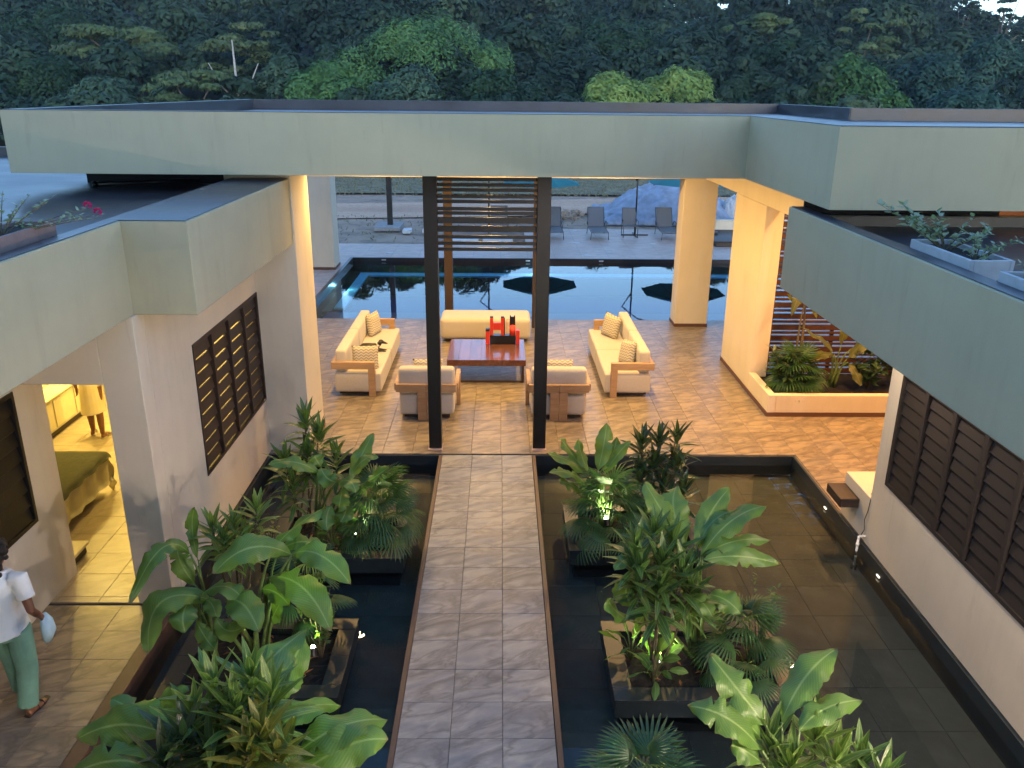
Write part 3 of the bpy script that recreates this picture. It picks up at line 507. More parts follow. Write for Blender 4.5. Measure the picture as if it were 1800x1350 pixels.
# pool
M['court'] = m_simple('pale_reflector_paving', (.62, .60, .60), .22, scale=2, var=.1)
pd = MB()
for a in ((-12, -4.9, 19.47, 29.75), (-4.9, 17, 27.19, 29.75), (.9, 17, 29.75, 33.35), (7.0, 17, 19.47, 20.2)): pd.poly([(a[0], a[2], -.004), (a[1], a[2], -.004), (a[1], a[3], -.004), (a[0], a[3], -.004)])
pd.build('pool_deck', M['deck'], kind='structure')
MB().box(-12, 17, 27.6, 29.75, -.3, -.012).box(.9, 17, 29.75, 33.35, -.3, -.012).box(-12, -5.0, 19.47, 27.6, -.3, -.012).build('deck_slab', M['grout'], kind='structure')
ps = MB().box(-4.9, 17, 27.1, 27.19, -1.5, .004, bev=.003).box(-4.9, -4.8, 19.47, 27.1, -1.5, .004, bev=.003).build('pool_edge', M['pool_dark'], kind='structure')
MB().box(-4.8, 17, 19.40, 19.468, -1.5, -.02).build('pool_wall', M['pool_dark'], kind='structure')
sheet('pool_floor', -4.8, 17, 19.46, 27.1, -1.25, M['pool_tile'])
MB().box(-4.54, -4.24, 22.27, 26.91, -.50, -.45).box(-4.24, 17, 26.48, 26.91, -.50, -.45).build('pool_ledge', M['pool_light'], kind='structure')
MB().box(-4.8, -4.545, 21.9, 27.1, -1.2, -.46).box(-4.545, 17, 26.915, 27.1, -1.2, -.46).box(-4.8, 17, 21.75, 22.2, -1.2, -.55).build('pool_bench', M['pool_dark'], kind='structure')
MB().box(-4.5, 17, 19.47, 21.2, -1.2, -.30).build('pool_shelf', M['pool_shelf'], kind='structure')
sheet('sky_reflector_court', 4.9, 17, 16.4, 19.4, -.01, M['court'])  # pale glossy paving added to reflect bright sky through the screen gaps
sheet('pool_water', -4.8, 17, 19.468, 27.1, -.12, M['pool_water'])

M['gap_black'] = m_simple('flat_gap_black', (.005, .006, .008), .8)  # flat black for the panels that darken the roof gaps

# ------------------------------------------------------------------ bedroom wing (left)
bw = empty('bedroom_wing', (-5, 6, 0), label='low wing on the left with flat black roof, doorway and louvred window over the pond', cat='building')
def W_(name, *a, mat='wall', parent=None, **kw): return bx(name, M[mat], parent, *a, **kw)
P = bw
W_('wall', -3.85, -3.48, 7.70, 7.95, 0, 3.158, parent=P)
w = MB().box(-3.73, -3.48, 7.95, 9.08, 0, 3.158).box(-3.73, -3.48, 9.08, 11.70, 0, .84).box(-3.73, -3.48, 9.08, 11.70, 2.47, 3.158).box(-3.73, -3.48, 11.70, 11.718, 0, 3.158).build('wall', M['wall'], P)
W_('door_lintel', -4.80, -3.85, 7.70, 7.95, 2.48, 3.158, parent=P)
w2 = MB().box(-5.05, -4.80, -2, 5.3, 0, 3.158).box(-5.05, -4.80, 5.3, 7.78, 0, .95).box(-5.05, -4.80, 5.3, 7.78, 2.38, 3.158).box(-5.05, -4.80, 7.78, 8.32, 0, 3.158).build('wall', M['wall'], P)
W_('partition_wall', -7.30, -5.05, 8.07, 8.32, 0, 3.158, mat='wall_in', parent=P)
W_('partition_wall', -7.55, -7.30, 8.07, 14.4, 0, 3.158, mat='wall_in', parent=P)
W_('partition_wall', -7.30, -5.3, 14.2, 14.4, 0, 3.158, mat='wall_in', parent=P)
W_('partition_wall', -5.3, -5.1, 12.72, 14.4, 0, 3.158, mat='wall_in', parent=P)
W_('partition_wall', -5.1, -3.775, 12.5, 12.72, 0, 3.158, mat='wall_in', parent=P)
W_('partition_wall', -3.78, -3.735, 7.96, 9.08, 0, 3.15, mat='wall_in', parent=P)
pier = W_('pier', -3.775, -2.87, 11.72, 12.72, 0, 4.136, parent=P)
MB().box(-3.775, -2.855, 12.735 - .015, 12.735, 0, .09).box(-2.87, -2.855, 11.72, 12.72, 0, .09).build('skirting', M['skirt'], P)
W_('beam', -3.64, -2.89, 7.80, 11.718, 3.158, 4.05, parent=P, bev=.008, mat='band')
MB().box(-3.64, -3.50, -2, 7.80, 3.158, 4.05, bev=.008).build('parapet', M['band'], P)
MB().box(-11, -3.642, -2, 12.7, 3.16, 3.86).box(-11, -5.3, 12.7, 17.35, 3.16, 3.86).build('roof_slab', M['wall'], P)
MB().box(-11.2, -3.644, -2, 12.69, 3.862, 3.868).box(-11.2, -5.31, 12.69, 17.35, 3.862, 3.868).build('roof_coating', M['roof'], P)
MB().box(-3.655, -3.52, -2, 7.80, 4.052, 4.058, bev=.002).box(-3.66, -2.91, 7.802, 11.70, 4.052, 4.058, bev=.002).box(-3.656, -3.645, -2, 11.7, 3.868, 4.052).build('parapet_coating', M['roof'], P)
MB().box(-6.1, -3.65, 12.705, 12.74, 3.862, 4.13).build('black_gap_panel', M['gap_black'], P)  # black sheet standing in for the shade under the hall roof
MB().box(-11.2, -5.3, 17.36, 17.5, 3.16, 4.05, bev=.006).box(-11.35, -11.2, -2, 17.5, 3.16, 4.05).build('parapet', M['roof'], P)
def louvre(parent, x, yb, z0, z1, n, side, tilt, mat, depth=.07, sw=.165, open_=1.0):
    """louvred window in a wall plane x = const; side = +1 when the outer face looks to +x"""
    w_ = empty('window', (x, yb[0], z0)); w_.parent = parent; w_.matrix_parent_inverse = Matrix.Translation(-parent.location)
    fr = MB(); y0, y1 = yb[0], yb[-1]; t = .045; a, b = (x - depth, x + .012) if side > 0 else (x - .012, x + depth)
    fr.box(a, b, y0, y1, z0, z0 + t).box(a, b, y0, y1, z1 - t, z1)
    for k, y in enumerate(yb):
        c = y + t / 2 if k == 0 else (y - t / 2 if k == len(yb) - 1 else y); fr.box(a - .001, b + .001, c - t / 2 - (.008 if 0 < k < len(yb) - 1 else 0), c + t / 2 + (.008 if 0 < k < len(yb) - 1 else 0), z0 + t, z1 - t)
    o = fr.build('frame', mat, w_)
    hz = (z1 - z0 - 2 * t) / n; ym = {}
    for k in range(len(yb) - 1):
        ya, yc = yb[k] + t + .004, yb[k + 1] - t - .004; L = yc - ya; me = ym.get(round(L, 2))
        if me is None:
            m = MB().box(-.009, .009, 0, L, -sw / 2, sw / 2, bev=.003); me = m.mesh('slat'); me.materials.append(mat); ym[round(L, 2)] = me
        for j in range(n):
            s = bpy.data.objects.new('slat', me); COL.objects.link(s); s.parent = w_
            ang = tilt * (1 + random.uniform(-.12, .12)) * (open_ if not isinstance(open_, (list, tuple)) else open_[k])
            s.location = Vector(((a + b) / 2 , ya, z0 + t + hz * (j + .5))) - w_.location; s.rotation_euler = (0, ang * side, 0)
    return w_
louvre(bw, -3.48, [9.08, 9.735, 10.39, 11.045, 11.70], .84, 2.47, 9, 1, R(-9), M['dark_wood'], sw=.136, open_=[1.0, .8, .8, .8])
louvre(bw, -4.80, [5.3, 5.92, 6.54, 7.16, 7.78], .95, 2.38, 8, 1, R(-12), M['black_steel'], sw=.19)
# ------------------------------------------------------------------ service wing (right)
sw_ = empty('guest_wing', (6, 6, 0), label='low wing on the right with wide louvred window below an overhanging roof edge', cat='building')
P = sw_
MB().box(4.5, 4.75, -2, 9.03, 0, .92).box(4.5, 4.75, -2, 9.03, 2.3, 3.158).box(4.5, 4.75, 8.74, 9.03, .92, 2.3).box(4.5, 4.75, -2, 2.5, .92, 2.3).build('wall', M['wall'], P)
W_('wall', 4.75, 10.85, 8.78, 9.03, 0, 3.158, parent=P); W_('wall', 10.6, 10.85, 9.03, 14.6, -.02, 4.13, parent=P)
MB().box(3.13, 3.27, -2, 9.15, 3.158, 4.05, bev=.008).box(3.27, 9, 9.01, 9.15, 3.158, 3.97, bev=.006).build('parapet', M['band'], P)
W_('roof_slab', 3.272, 9, -2, 9.008, 3.16, 3.86, parent=P); MB().box(3.28, 9, -2, 9.0, 3.862, 3.868).box(3.15, 3.285, -2, 9.13, 4.052, 4.058, bev=.002).box(3.272, 3.282, -2, 9.0, 3.868, 4.05).box(3.29, 9, 8.99, 9.005, 3.868, 3.97).box(3.29, 9, 9.005, 9.14, 3.972, 3.978).build('roof_coating', M['roof'], P)
louvre(sw_, 4.5, [8.74 - .566 * k for k in range(12)][::-1], .92, 2.3, 9, -1, R(-10), M['shutter'], sw=.15)
bx('black_gap_panel', M['gap_black'], P, 3.3, 5.45, 9.16, 9.20, 3.16, 4.136)  # black panel added to darken the gap and hide the lit hall
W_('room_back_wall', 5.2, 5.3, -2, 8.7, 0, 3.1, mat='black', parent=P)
MB().box(4.5, 4.9, 9.035, 9.79, 0, .59, bev=.008).build('masonry_bench', M['wall'], P)
# ------------------------------------------------------------------ living hall: roof, columns, beams
lh = empty('living_hall', (0, 15, 0), label='open living hall with deep grey-green roof edge carried on square columns', cat='building')
P = lh
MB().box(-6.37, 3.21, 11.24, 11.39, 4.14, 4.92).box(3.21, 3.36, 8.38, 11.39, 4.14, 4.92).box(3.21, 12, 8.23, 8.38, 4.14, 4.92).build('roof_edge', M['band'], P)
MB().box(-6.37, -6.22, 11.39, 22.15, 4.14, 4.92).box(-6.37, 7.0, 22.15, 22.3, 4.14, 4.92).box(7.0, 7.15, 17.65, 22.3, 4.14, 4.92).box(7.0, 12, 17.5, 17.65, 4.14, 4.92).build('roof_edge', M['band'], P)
MB().box(-6.215, 3.205, 11.395, 22.14, 4.142, 4.68).box(3.215, 6.995, 11.40, 22.14, 4.142, 4.68).box(3.365, 12, 8.385, 11.39, 4.142, 4.68).box(7.0, 12, 11.40, 17.49, 4.142, 4.68).build('roof_slab', M['wall_in'], P)
MB().box(-6.21, 3.2, 11.40, 22.14, 4.684, 4.69).box(3.201, 6.99, 11.41, 22.14, 4.684, 4.69).box(3.37, 12, 8.39, 11.405, 4.684, 4.69).box(6.992, 12, 11.41, 17.48, 4.684, 4.69).build('roof_coating', M['roof'], P)
c = MB()
for a in ((-6.355, 3.22, 11.255, 11.40), (3.225, 3.37, 8.245, 11.38), (3.372, 12, 8.245, 8.39), (-6.355, -6.205, 11.402, 22.14), (-6.355, 6.99, 22.142, 22.285), (6.992, 7.14, 17.66, 22.14), (6.992, 12, 17.49, 17.64)): c.box(*a, 4.922, 4.929, bev=.002)
for a in ((-6.2, 6.98, 22.128, 22.148), (-6.218, -6.20, 11.41, 22.13), (6.98, 6.998, 17.5, 22.13), (7.0, 12, 17.478, 17.498)): c.box(*a, 4.69, 4.921)
c.build('parapet_coating', M['roof'], P)
W_('beam', -5.2, 4.84, 18.9, 19.46, 3.38, 4.138, parent=P); W_('beam', 4.55, 4.85, 11.40, 18.89, 3.38, 4.136, parent=P); W_('beam', -5.2, -4.8, 19.47, 25.2, 3.38, 4.134, parent=P)
def column(x0, x1, y0, y1, z1=3.378):
    o = W_('column', x0, x1, y0, y1, 0, z1, parent=P)
    bx('column_base', M['skirt'], o, x0 - .014, x1 + .014, y0 - .014, y1 + .014, -.0, .075, bev=.003); return o
column(4.09, 4.84, 18.9, 19.45); column(-5.2, -4.50, 18.9, 19.45); column(-5.74, -5.02, 25.17, 26.0, 3.376)
MB().box(4.55, 4.87, 14.42, 16.36, 0, 3.378, bev=.006).build('wall', M['wall'], P)
MB().box(4.55, 4.68, 13.2, 14.418, 0, .38, bev=.006).box(4.68, 10.59, 13.2, 13.33, 0, .38, bev=.006).build('planter_wall', M['wall'], P)
MB().box(4.535, 4.549, 13.186, 16.374, 0, .075).box(4.549, 10.59, 13.186, 13.199, 0, .075).box(4.549, 4.88, 16.361, 16.374, 0, .075).build('skirting', M['skirt'], P)
MB().box(4.681, 10.59, 13.331, 14.60, 0, .30).build('planting_bed', M['soil'], P)
# slatted timber screen behind the planting bed
ss = empty('slat_screen', (6.8, 14.64, .3), label='reddish-brown horizontal slat screen behind the indoor planting bed', cat='screen')
for (dz, h) in ((0, .10), (.135, .045)):
    me = MB().box(-2.85, 2.85, -.015, .015, 0, h, bev=.003).mesh('slat'); me.materials.append(M['red_wood'])
    z = .30
    while z + dz < 4.0:
        s = bpy.data.objects.new('slat', me); COL.objects.link(s); s.parent = ss; s.location = (.94, 0, z + dz - .3); z += .207
for x in (4.90, 6.05, 7.2, 8.45, 9.7): bx('post', M['red_wood'], ss, x, x + .06, 14.66, 14.72, .0, 4.12)
# unseen house at the viewpoint, added to block the sky behind the camera
mh = empty('sky_blocking_house', (0, -4, 0), label='unseen house wall behind the viewpoint, added to block the sky', cat='building')
bx('wall', M['wall'], mh, -16, 9, -5.6, -5.2, -.4, 8.6); bx('roof_slab', M['wall'], mh, -16.5, 11, -9, -1.6, 8.602, 8.9); bx('balcony_light_shield', M['wall'], mh, -6, 6, -5.19, .85, 3.25, 3.45)  # overhang and balcony slab stretched to keep sky and lamp off roof fronts
# pergola frames (front black with slats, rear brown)
pg = empty('slatted_portal', (-.2, 11.9, 0), label='black steel portal with horizontal slats in its upper part, at the end of the path', cat='portal')
bx('post', M['black_steel'], pg, -1.08, -.888, 11.80, 11.98, 0, 4.138); bx('post', M['black_steel'], pg, .512, .705, 11.80, 11.98, 0, 4.138)
for x in (-1.1, .495): bx('foot_plate', M['deck'], pg, x, x + .225, 11.72, 12.0, .001, .012)
sl = MB().box(-.698, .698, -.02, .02, -.023, .023, bev=.002).mesh('slat'); sl.materials.append(M['black_steel'])
for z in (4.04, 3.965, 3.895, 3.805, 3.735, 3.635, 3.575, 3.495, 3.455, 3.375, 3.335, 3.24, 3.15, 3.065):
    s = bpy.data.objects.new('slat', sl); COL.objects.link(s); s.parent = pg; s.location = (.012, 0, z)
pr = empty('rear_portal', (-.2, 18.84, 0), label='brown steel portal of two posts at the pool side of the hall', cat='portal')
bx('post', M['brown_steel'], pr, -1.27, -1.08, 18.70, 18.84, 0, 3.378); bx('post', M['brown_steel'], pr, .735, .925, 18.70, 18.84, 0, 3.378)

# ------------------------------------------------------------------ lamps of the place
def lamp(name, kind, loc, e, col, size=.12, target=None, spot=None, blend=.6):
    l = bpy.data.lights.new(name, kind); l.energy = e; l.color = col
    if kind == 'AREA': l.shape = 'DISK'; l.size = size
    elif kind in ('SPOT', 'POINT'): l.shadow_soft_size = size
    if kind == 'SPOT': l.spot_size = spot or R(100); l.spot_blend = blend
    o = bpy.data.objects.new(name, l); COL.objects.link(o); o.location = loc
    if target is not None: o.rotation_euler = (Vector(target) - Vector(loc)).to_track_quat('-Z', 'Y').to_euler()
    return o
WARM, AMBER, ROOM, SOFT, GREENY = (1, .60, .205), (1, .48, .16), (1, .70, .17), (1, .80, .64), (.80, 1.0, .42)
M['glow'] = m_emit('lamp_glass', (1, .7, .38), 5.0); M['spot_glow'] = m_emit('spot_glass', (.9, 1, .75), 12)
K_HALL, K_AMB, K_ROOM, K_SOFT, K_SPOT = 17.5, 23, 18, 9, 4.2
def downlight(x, y, z, e, col, label, size=.16, tgt=None):
    t = empty('ceiling_light', (x, y, z), label=label, cat='ceiling light', group='recessed ceiling lights')
    local(MB().tube([(0, 0, .0), (0, 0, -.012)], .09, 20), 'ring', M['wall_in'], t); local(MB().tube([(0, 0, -.0125), (0, 0, -.0145)], .066, 20), 'lamp_glass', M['glow'], t)
    lamp('lamp', 'AREA', (x, y, z - .03), e, col, size, tgt)
for x, y, l in ((-2.6, 13.3, 'in front of the left sofa'), (-2.6, 15.6, 'over the left sofa'), (-2.6, 18.0, 'behind the left sofa by the pool'), (-.2, 15.6, 'over the coffee table'), (-.2, 18.0, 'over the daybed'), (2.3, 13.3, 'in front of the right sofa'), (2.3, 15.6, 'over the right sofa'), (2.3, 18.0, 'behind the right sofa by the pool')):
    downlight(x, y, 4.14, K_HALL * (.8 if x < 0 else 1) * (1.75 if y < 14 else 1), WARM, 'round warm light recessed in the hall ceiling ' + l)
for x, y, l in ((5.15, 10.3, 'above the masonry bench'), (5.3, 12.3, 'at the corner of the indoor planting bed'), (7.0, 12.2, 'before the middle of the planting bed'), (9.2, 12.6, 'at the far right end of the planting bed')): downlight(x, y, 4.14, K_AMB, AMBER, 'round amber light recessed in the ceiling ' + l)
for x, y, l in ((-6.6, 12.4, 'above the person in the cream dress'), (-4.6, 12.15, 'near the louvred window'), (-6.4, 13.6, 'at the end of the dresser')): downlight(x, y, 3.155, K_ROOM, ROOM, 'round yellow ceiling light in the bedroom ' + l)
for y, l in ((5.6, 'near end'), (8.2, 'far end by the bench')): downlight(3.85, y, 3.156, K_SOFT, SOFT, 'small round light under the right roof overhang, ' + l, tgt=(4.9, y - .8, 1.2))
lamp('porch_lamp', 'POINT', (2.6, -2.2, 3.1), 110, (1, .86, .78), .10); lamp('wall_lamp', 'POINT', (4.25, 1.9, 2.75), 120, (1, .82, .72), .06)
# ------------------------------------------------------------------ planters standing in the ponds
def planter(x0, x1, y0, y1, label):
    t = empty('planter_box', ((x0 + x1) / 2, (y0 + y1) / 2, -.35), label=label, cat='planter', group='black slate planters standing in the ponds')
    w, zt = .16, .06
    for nm, a in (('side_slab', (x0, x1, y0, y0 + w)), ('side_slab', (x0, x1, y1 - w, y1)), ('side_slab', (x0, x0 + w, y0 + w, y1 - w)), ('side_slab', (x1 - w, x1, y0 + w, y1 - w))):
        bx(nm, M['slate'], t, *a, -.14, zt - .022, bev=.003)
    n = 3
    for k in range(n):
        a, b = x0 - .006 + (x1 - x0 + .012) * k / n, x0 - .006 + (x1 - x0 + .012) * (k + 1) / n - .003
        bx('rim_tile', M['slate'], t, a, b, y0 - .006, y0 + w + .01, zt - .02, zt, bev=.002); bx('rim_tile', M['slate'], t, a, b, y1 - w - .01, y1 + .006, zt - .02, zt, bev=.002)
    for k in range(2):
        a, b = y0 + w + .013 + (y1 - y0 - 2 * w - .026) * k / 2, y0 + w + .013 + (y1 - y0 - 2 * w - .026) * (k + 1) / 2 - .003
        bx('rim_tile', M['slate'], t, x0 - .006, x0 + w + .01, a, b, zt - .02, zt, bev=.002); bx('rim_tile', M['slate'], t, x1 - w - .01, x1 + .006, a, b, zt - .02, zt, bev=.002)
    bx('plinth', M['slate'], t, x0 + .06, x1 - .06, y0 + .06, y1 - .06, -.35, -.142)
    m = MB(); bmesh.ops.create_grid(m.bm, x_segments=24, y_segments=18, size=.5, matrix=Matrix.Translation(((x0 + x1) / 2, (y0 + y1) / 2, -.02)) @ Matrix.Diagonal((x1 - x0 - 2 * w + .0, y1 - y0 - 2 * w, 1, 1)))
    for v in m.bm.verts: v.co.z += random.uniform(0, .03)
    m.build('soil', M['soil'], t)
planter(-2.78, -1.12, 8.52, 9.68, 'black slate planter left of the path, the farthest one by the hall')
planter(-3.09, -1.45, 6.16, 7.34, 'black slate planter left of the path, the middle one beside the louvred window wall')
planter(-3.05, -1.40, 3.75, 4.95, 'black slate planter left of the path, the nearest one under the big pale leaves')
planter(.84, 2.5, 8.70, 9.86, 'black slate planter right of the path, the farthest one by the hall')
planter(1.05, 2.75, 6.12, 7.30, 'black slate planter right of the path, the middle one with bare rim in view')
planter(1.25, 2.95, 3.7, 4.9, 'black slate planter right of the path, the nearest one at the bottom edge')

# ------------------------------------------------------------------ plants
def blade_grid(path, width, roll, nseg=24, ncross=7, fold=.22, wave=.05, seed=0, paddle=True):
    g = random.Random(seed); V, UV, F = [], [], []; p0, p1, p2 = (Vector(p) for p in path)
    p1c = 2 * p1 - (p0 + p2) / 2; ph = g.uniform(0, 6); ph2 = g.uniform(0, 6)
    tear = {(g.randrange(4, nseg - 2), g.choice((-1, 1))): g.uniform(.35, .75) for _ in range(g.choice((0, 1, 2, 3)))} if paddle and nseg > 12 else {}
    for i in range(nseg + 1):
        t = i / nseg; p = (1 - t) ** 2 * p0 + 2 * t * (1 - t) * p1c + t * t * p2; tn = (2 * (1 - t) * (p1c - p0) + 2 * t * (p2 - p1c)).normalized()
        nr = Vector((0, -.55, .85)); nr = (nr - tn * nr.dot(tn)); nr = nr.normalized() if nr.length > .05 else Vector((0, -1, 0))
        nr = Matrix.Rotation(roll + .25 * math.sin(t * 3 + ph), 3, tn) @ nr; sd_ = tn.cross(nr).normalized()
        w = (math.sin(math.pi * min(1, t ** 1.08)) ** .72 if paddle else math.sin(math.pi * t ** .8) ** .9) if 0 < t < 1 else 0.0
        w = max(w, .02) * width / 2
        for j in range(ncross):
            u = j / (ncross - 1) * 2 - 1; wv = wave * width * 2 * abs(u) ** 1.5 * math.sin(t * 15 + ph + (2.2 if u > 0 else 0)) * (1 if u else 0); jag = (1 + .05 * math.sin(t * 37 + ph2 + u * 4) * abs(u) + .03 * math.sin(t * 83 + ph) * abs(u)) * (1 - tear.get((i, 1 if u > 0 else -1), 0) * abs(u))
            V.append(p + sd_ * (u * w * jag) + nr * (fold * abs(u) * w * (1.0 - 1.7 * abs(u)) + wv)); UV.append((j / (ncross - 1), t))
    for i in range(nseg):
        for j in range(ncross - 1): a = i * ncross + j; F.append((a, a + 1, a + ncross + 1, a + ncross))
    return V, UV, F
def leaf_mesh(name, V, UV, F, mat):
    me = bpy.data.meshes.new(name); me.from_pydata([tuple(v) for v in V], [], F); uv = me.uv_layers.new(name='UVMap')
    for lp in me.loops: uv.data[lp.index].uv = UV[lp.vertex_index]
    me.materials.append(mat); me.shade_smooth(); return me
def big_plant(key, label, mat='banana', stemmat='stem', cat='plant', group=None):
    d = BIG[key]; b = Vector(d['base']); t = empty('broad_leaved_plant', b, label=label, cat=cat, group=group)
    for i, (p0, p1, p2, w, roll) in enumerate(d['leaves']):
        me = leaf_mesh('leaf', *blade_grid((p0, p1, p2), w * .92, roll, seed=hash((key, i)) % 9999 if False else i * 17 + len(key) * 5 + ord(key[0]) + ord(key[1])), M[mat])
        o = bpy.data.objects.new('leaf', me); COL.objects.link(o); o.parent = t; world_child(o, t)
        p0 = Vector(p0); r = .010 + .02 * w; s = b + Vector((random.uniform(-.07, .07), random.uniform(-.07, .07), 0)); hd = Vector(p1) - p0; q = p0 - hd.normalized() * .18 * min(1, (p0 - s).length)
        q = Vector((q.x * .55 + s.x * .45, q.y * .55 + s.y * .45, s.z + (p0.z - s.z) * .72))
        pts = [(1 - a) ** 2 * s + 2 * a * (1 - a) * q + a * a * p0 for a in (0, .2, .4, .6, .8, 1)]
        MB().tube([tuple(x) for x in pts], [r * 1.6, r * 1.45, r * 1.2, r, r * .8, r * .6], 7).build('stem', M[stemmat], t, smooth=True)
    return t
def lance(length, width, droop, fold=.25, nseg=7, seed=0):
    g = random.Random(seed); V, UV, F = [], [], []; nc = 3
    for i in range(nseg + 1):
        t = i / nseg; x = length * (t - .12 * droop * t * t); z = -droop * length * t * t * .5; w = width / 2 * max(.03, math.sin(math.pi * t ** .75) ** .85) if i < nseg else .001
        for j in range(nc): u = j - 1; V.append(Vector((x, u * w, z + fold * abs(u) * w))); UV.append(((u + 1) / 2, t))
    for i in range(nseg):
        for j in range(nc - 1): a = i * nc + j; F.append((a, a + nc, a + nc + 1, a + 1))
    return V, UV, F
LANCE = {}
def lance_set(mat):
    if mat not in LANCE: LANCE[mat] = [leaf_mesh('leaf', *lance(1.0, .185 + .02 * (k % 2), .12 + .22 * k, seed=k), M[mat]) for k in range(4)]
    return LANCE[mat]
def put_leaf(me, parent, pos, az, el, L, roll=0, wmul=1.0):
    o = bpy.data.objects.new('leaf', me); COL.objects.link(o); o.parent = parent
    o.matrix_basis = Matrix.Translation(Vector(pos) - parent.location) @ Matrix.Rotation(az, 4, 'Z') @ Matrix.Rotation(-el, 4, 'Y') @ Matrix.Rotation(roll, 4, 'X') @ Matrix.Diagonal((L, L * wmul, L, 1)); return o
def croton(key, label, mat='croton', n=30, L=.31, ax=.38, name='lance_leaved_shrub'):
    d = CRO[key]; b = Vector(d['base']); t = empty(name, b, label=label, cat='shrub'); ms = lance_set(mat); st = MB()
    for hi, h in enumerate(d['heads']):
        h = Vector(h); mid = Vector((b.x * .35 + h.x * .65, b.y * .35 + h.y * .65, h.z * .45)); s = b + Vector((random.uniform(-.1, .1), random.uniform(-.08, .08), 0))
        st.tube([tuple((1 - a) ** 2 * s + 2 * a * (1 - a) * mid + a * a * h) for a in (0, .25, .5, .75, 1)], [.014, .012, .011, .010, .006], 6)
        a0 = random.uniform(0, 6)
        for k in range(n):
            f = k / (n - 1); az = a0 + k * 2.39996 + random.uniform(-.2, .2); el = R(78) * (1 - f) ** 1.0 - R(22) * f + random.uniform(-.14, .14); l = L * (.62 + .5 * math.sin(math.pi * min(1, .15 + f * .75))) * random.uniform(.85, 1.12)
            put_leaf(random.choice(ms[:2] if f < .4 else ms[1:]), t, h - Vector((0, 0, ax * f)) , az, el, l, random.uniform(-.3, .3))
    st.build('stem', M['cane'], t, smooth=True); return t
def fan_mesh(nl=22, spread=R(205), rad=1.0, droop=.35, seed=0, mat='palm'):
    g = random.Random(seed); V, UV, F = [], [], []
    for k in range(nl):
        a = -spread / 2 + spread * k / (nl - 1); ll = rad * (1 - .22 * abs(a / (spread / 2)) ** 2) * g.uniform(.92, 1.06); c, s = math.cos(a), math.sin(a); n0 = len(V); w = .034 * rad
        for (t, ww) in ((.02, .25), (.35, .9), (.7, 1.0), (.9, .6), (1.0, .03)):
            z = -droop * ll * t ** 2.2 + .05 * t; x = ll * t * (1 - .15 * t * droop)
            for u in (-1, 0, 1): V.append(Vector((c * x - s * u * w * ww, s * x + c * u * w * ww, z + (.0 if u else -.022 * rad * ww)))); UV.append(((u + 1) / 2, t))
        for i in range(4):
            for j in range(2): q = n0 + i * 3 + j; F.append((q, q + 3, q + 4, q + 1))
    return leaf_mesh('leaf', V, UV, F, M[mat])
FANS = [fan_mesh(seed=k, nl=20 + 2 * (k % 2), droop=.35 + .2 * k) for k in range(3)]
def fan_palm(key, label, n=26, size=.27):
    b, c, sp = PALM[key]; b, c = Vector(b), Vector(c); t = empty('fan_palm', b, label=label, cat='palm'); st = MB()
    for k in range(n):
        f = (k + .5) / n; az = k * 2.39996; rr = sp * math.sqrt(f) * .62; z = c.z + .28 * (1 - f) - .30 * f * (1.3 if f > .5 else 1) + random.uniform(-.05, .05)
        p = Vector((c.x + math.cos(az) * rr, c.y + math.sin(az) * rr, max(b.z + .12, z))); s = b + Vector((math.cos(az) * .05, math.sin(az) * .05, 0)); q = Vector((s.x * .6 + p.x * .4, s.y * .6 + p.y * .4, p.z * .8 + s.z * .2))
        st.tube([tuple(s), tuple(q), tuple(p)], [.007, .005, .004], 5)
        el = R(62) * (1 - f) - R(20) * f; o = put_leaf(random.choice(FANS), t, p, az + random.uniform(-.3, .3), el, size * random.uniform(.8, 1.2), random.uniform(-.35, .35))
    st.build('stem', M['stem'], t, smooth=True); return t
BROAD = []
def broad_set():
    if not BROAD:
        for k in range(3): BROAD.append(leaf_mesh('leaf', *blade_grid(((0, 0, 0), (.5, 0, .10 - .05 * k), (1, 0, -.12 * k)), .46, 0, 10, 5, .15, .02, seed=k), M['banana']))
        for me in BROAD: pass
    return BROAD
def low_plant(x, y, z, label, n=16, L=.22, mat=None, spread=.12, el0=70):
    t = empty('low_leafy_plant', (x, y, z), label=label, cat='plant'); ms = broad_set()
    if mat:
        ms = []
        for me in broad_set(): q = me.copy(); q.materials[0] = M[mat]; ms.append(q)
    st = MB()
    for k in range(n):
        az = k * 2.39996; f = k / n; h = .10 + .22 * (1 - f); p = Vector((x + math.cos(az) * spread * (.3 + f), y + math.sin(az) * spread * (.3 + f), z + h))
        st.tube([(x, y, z), tuple((Vector((x, y, z)) + p) / 2 + Vector((0, 0, .04))), tuple(p)], .004, 5); put_leaf(random.choice(ms), t, p, az, R(el0) * (1 - f) - R(15) * f, L * random.uniform(.75, 1.2), random.uniform(-.4, .4), .8)
    st.build('stem', M['stem'], t, smooth=True); return t
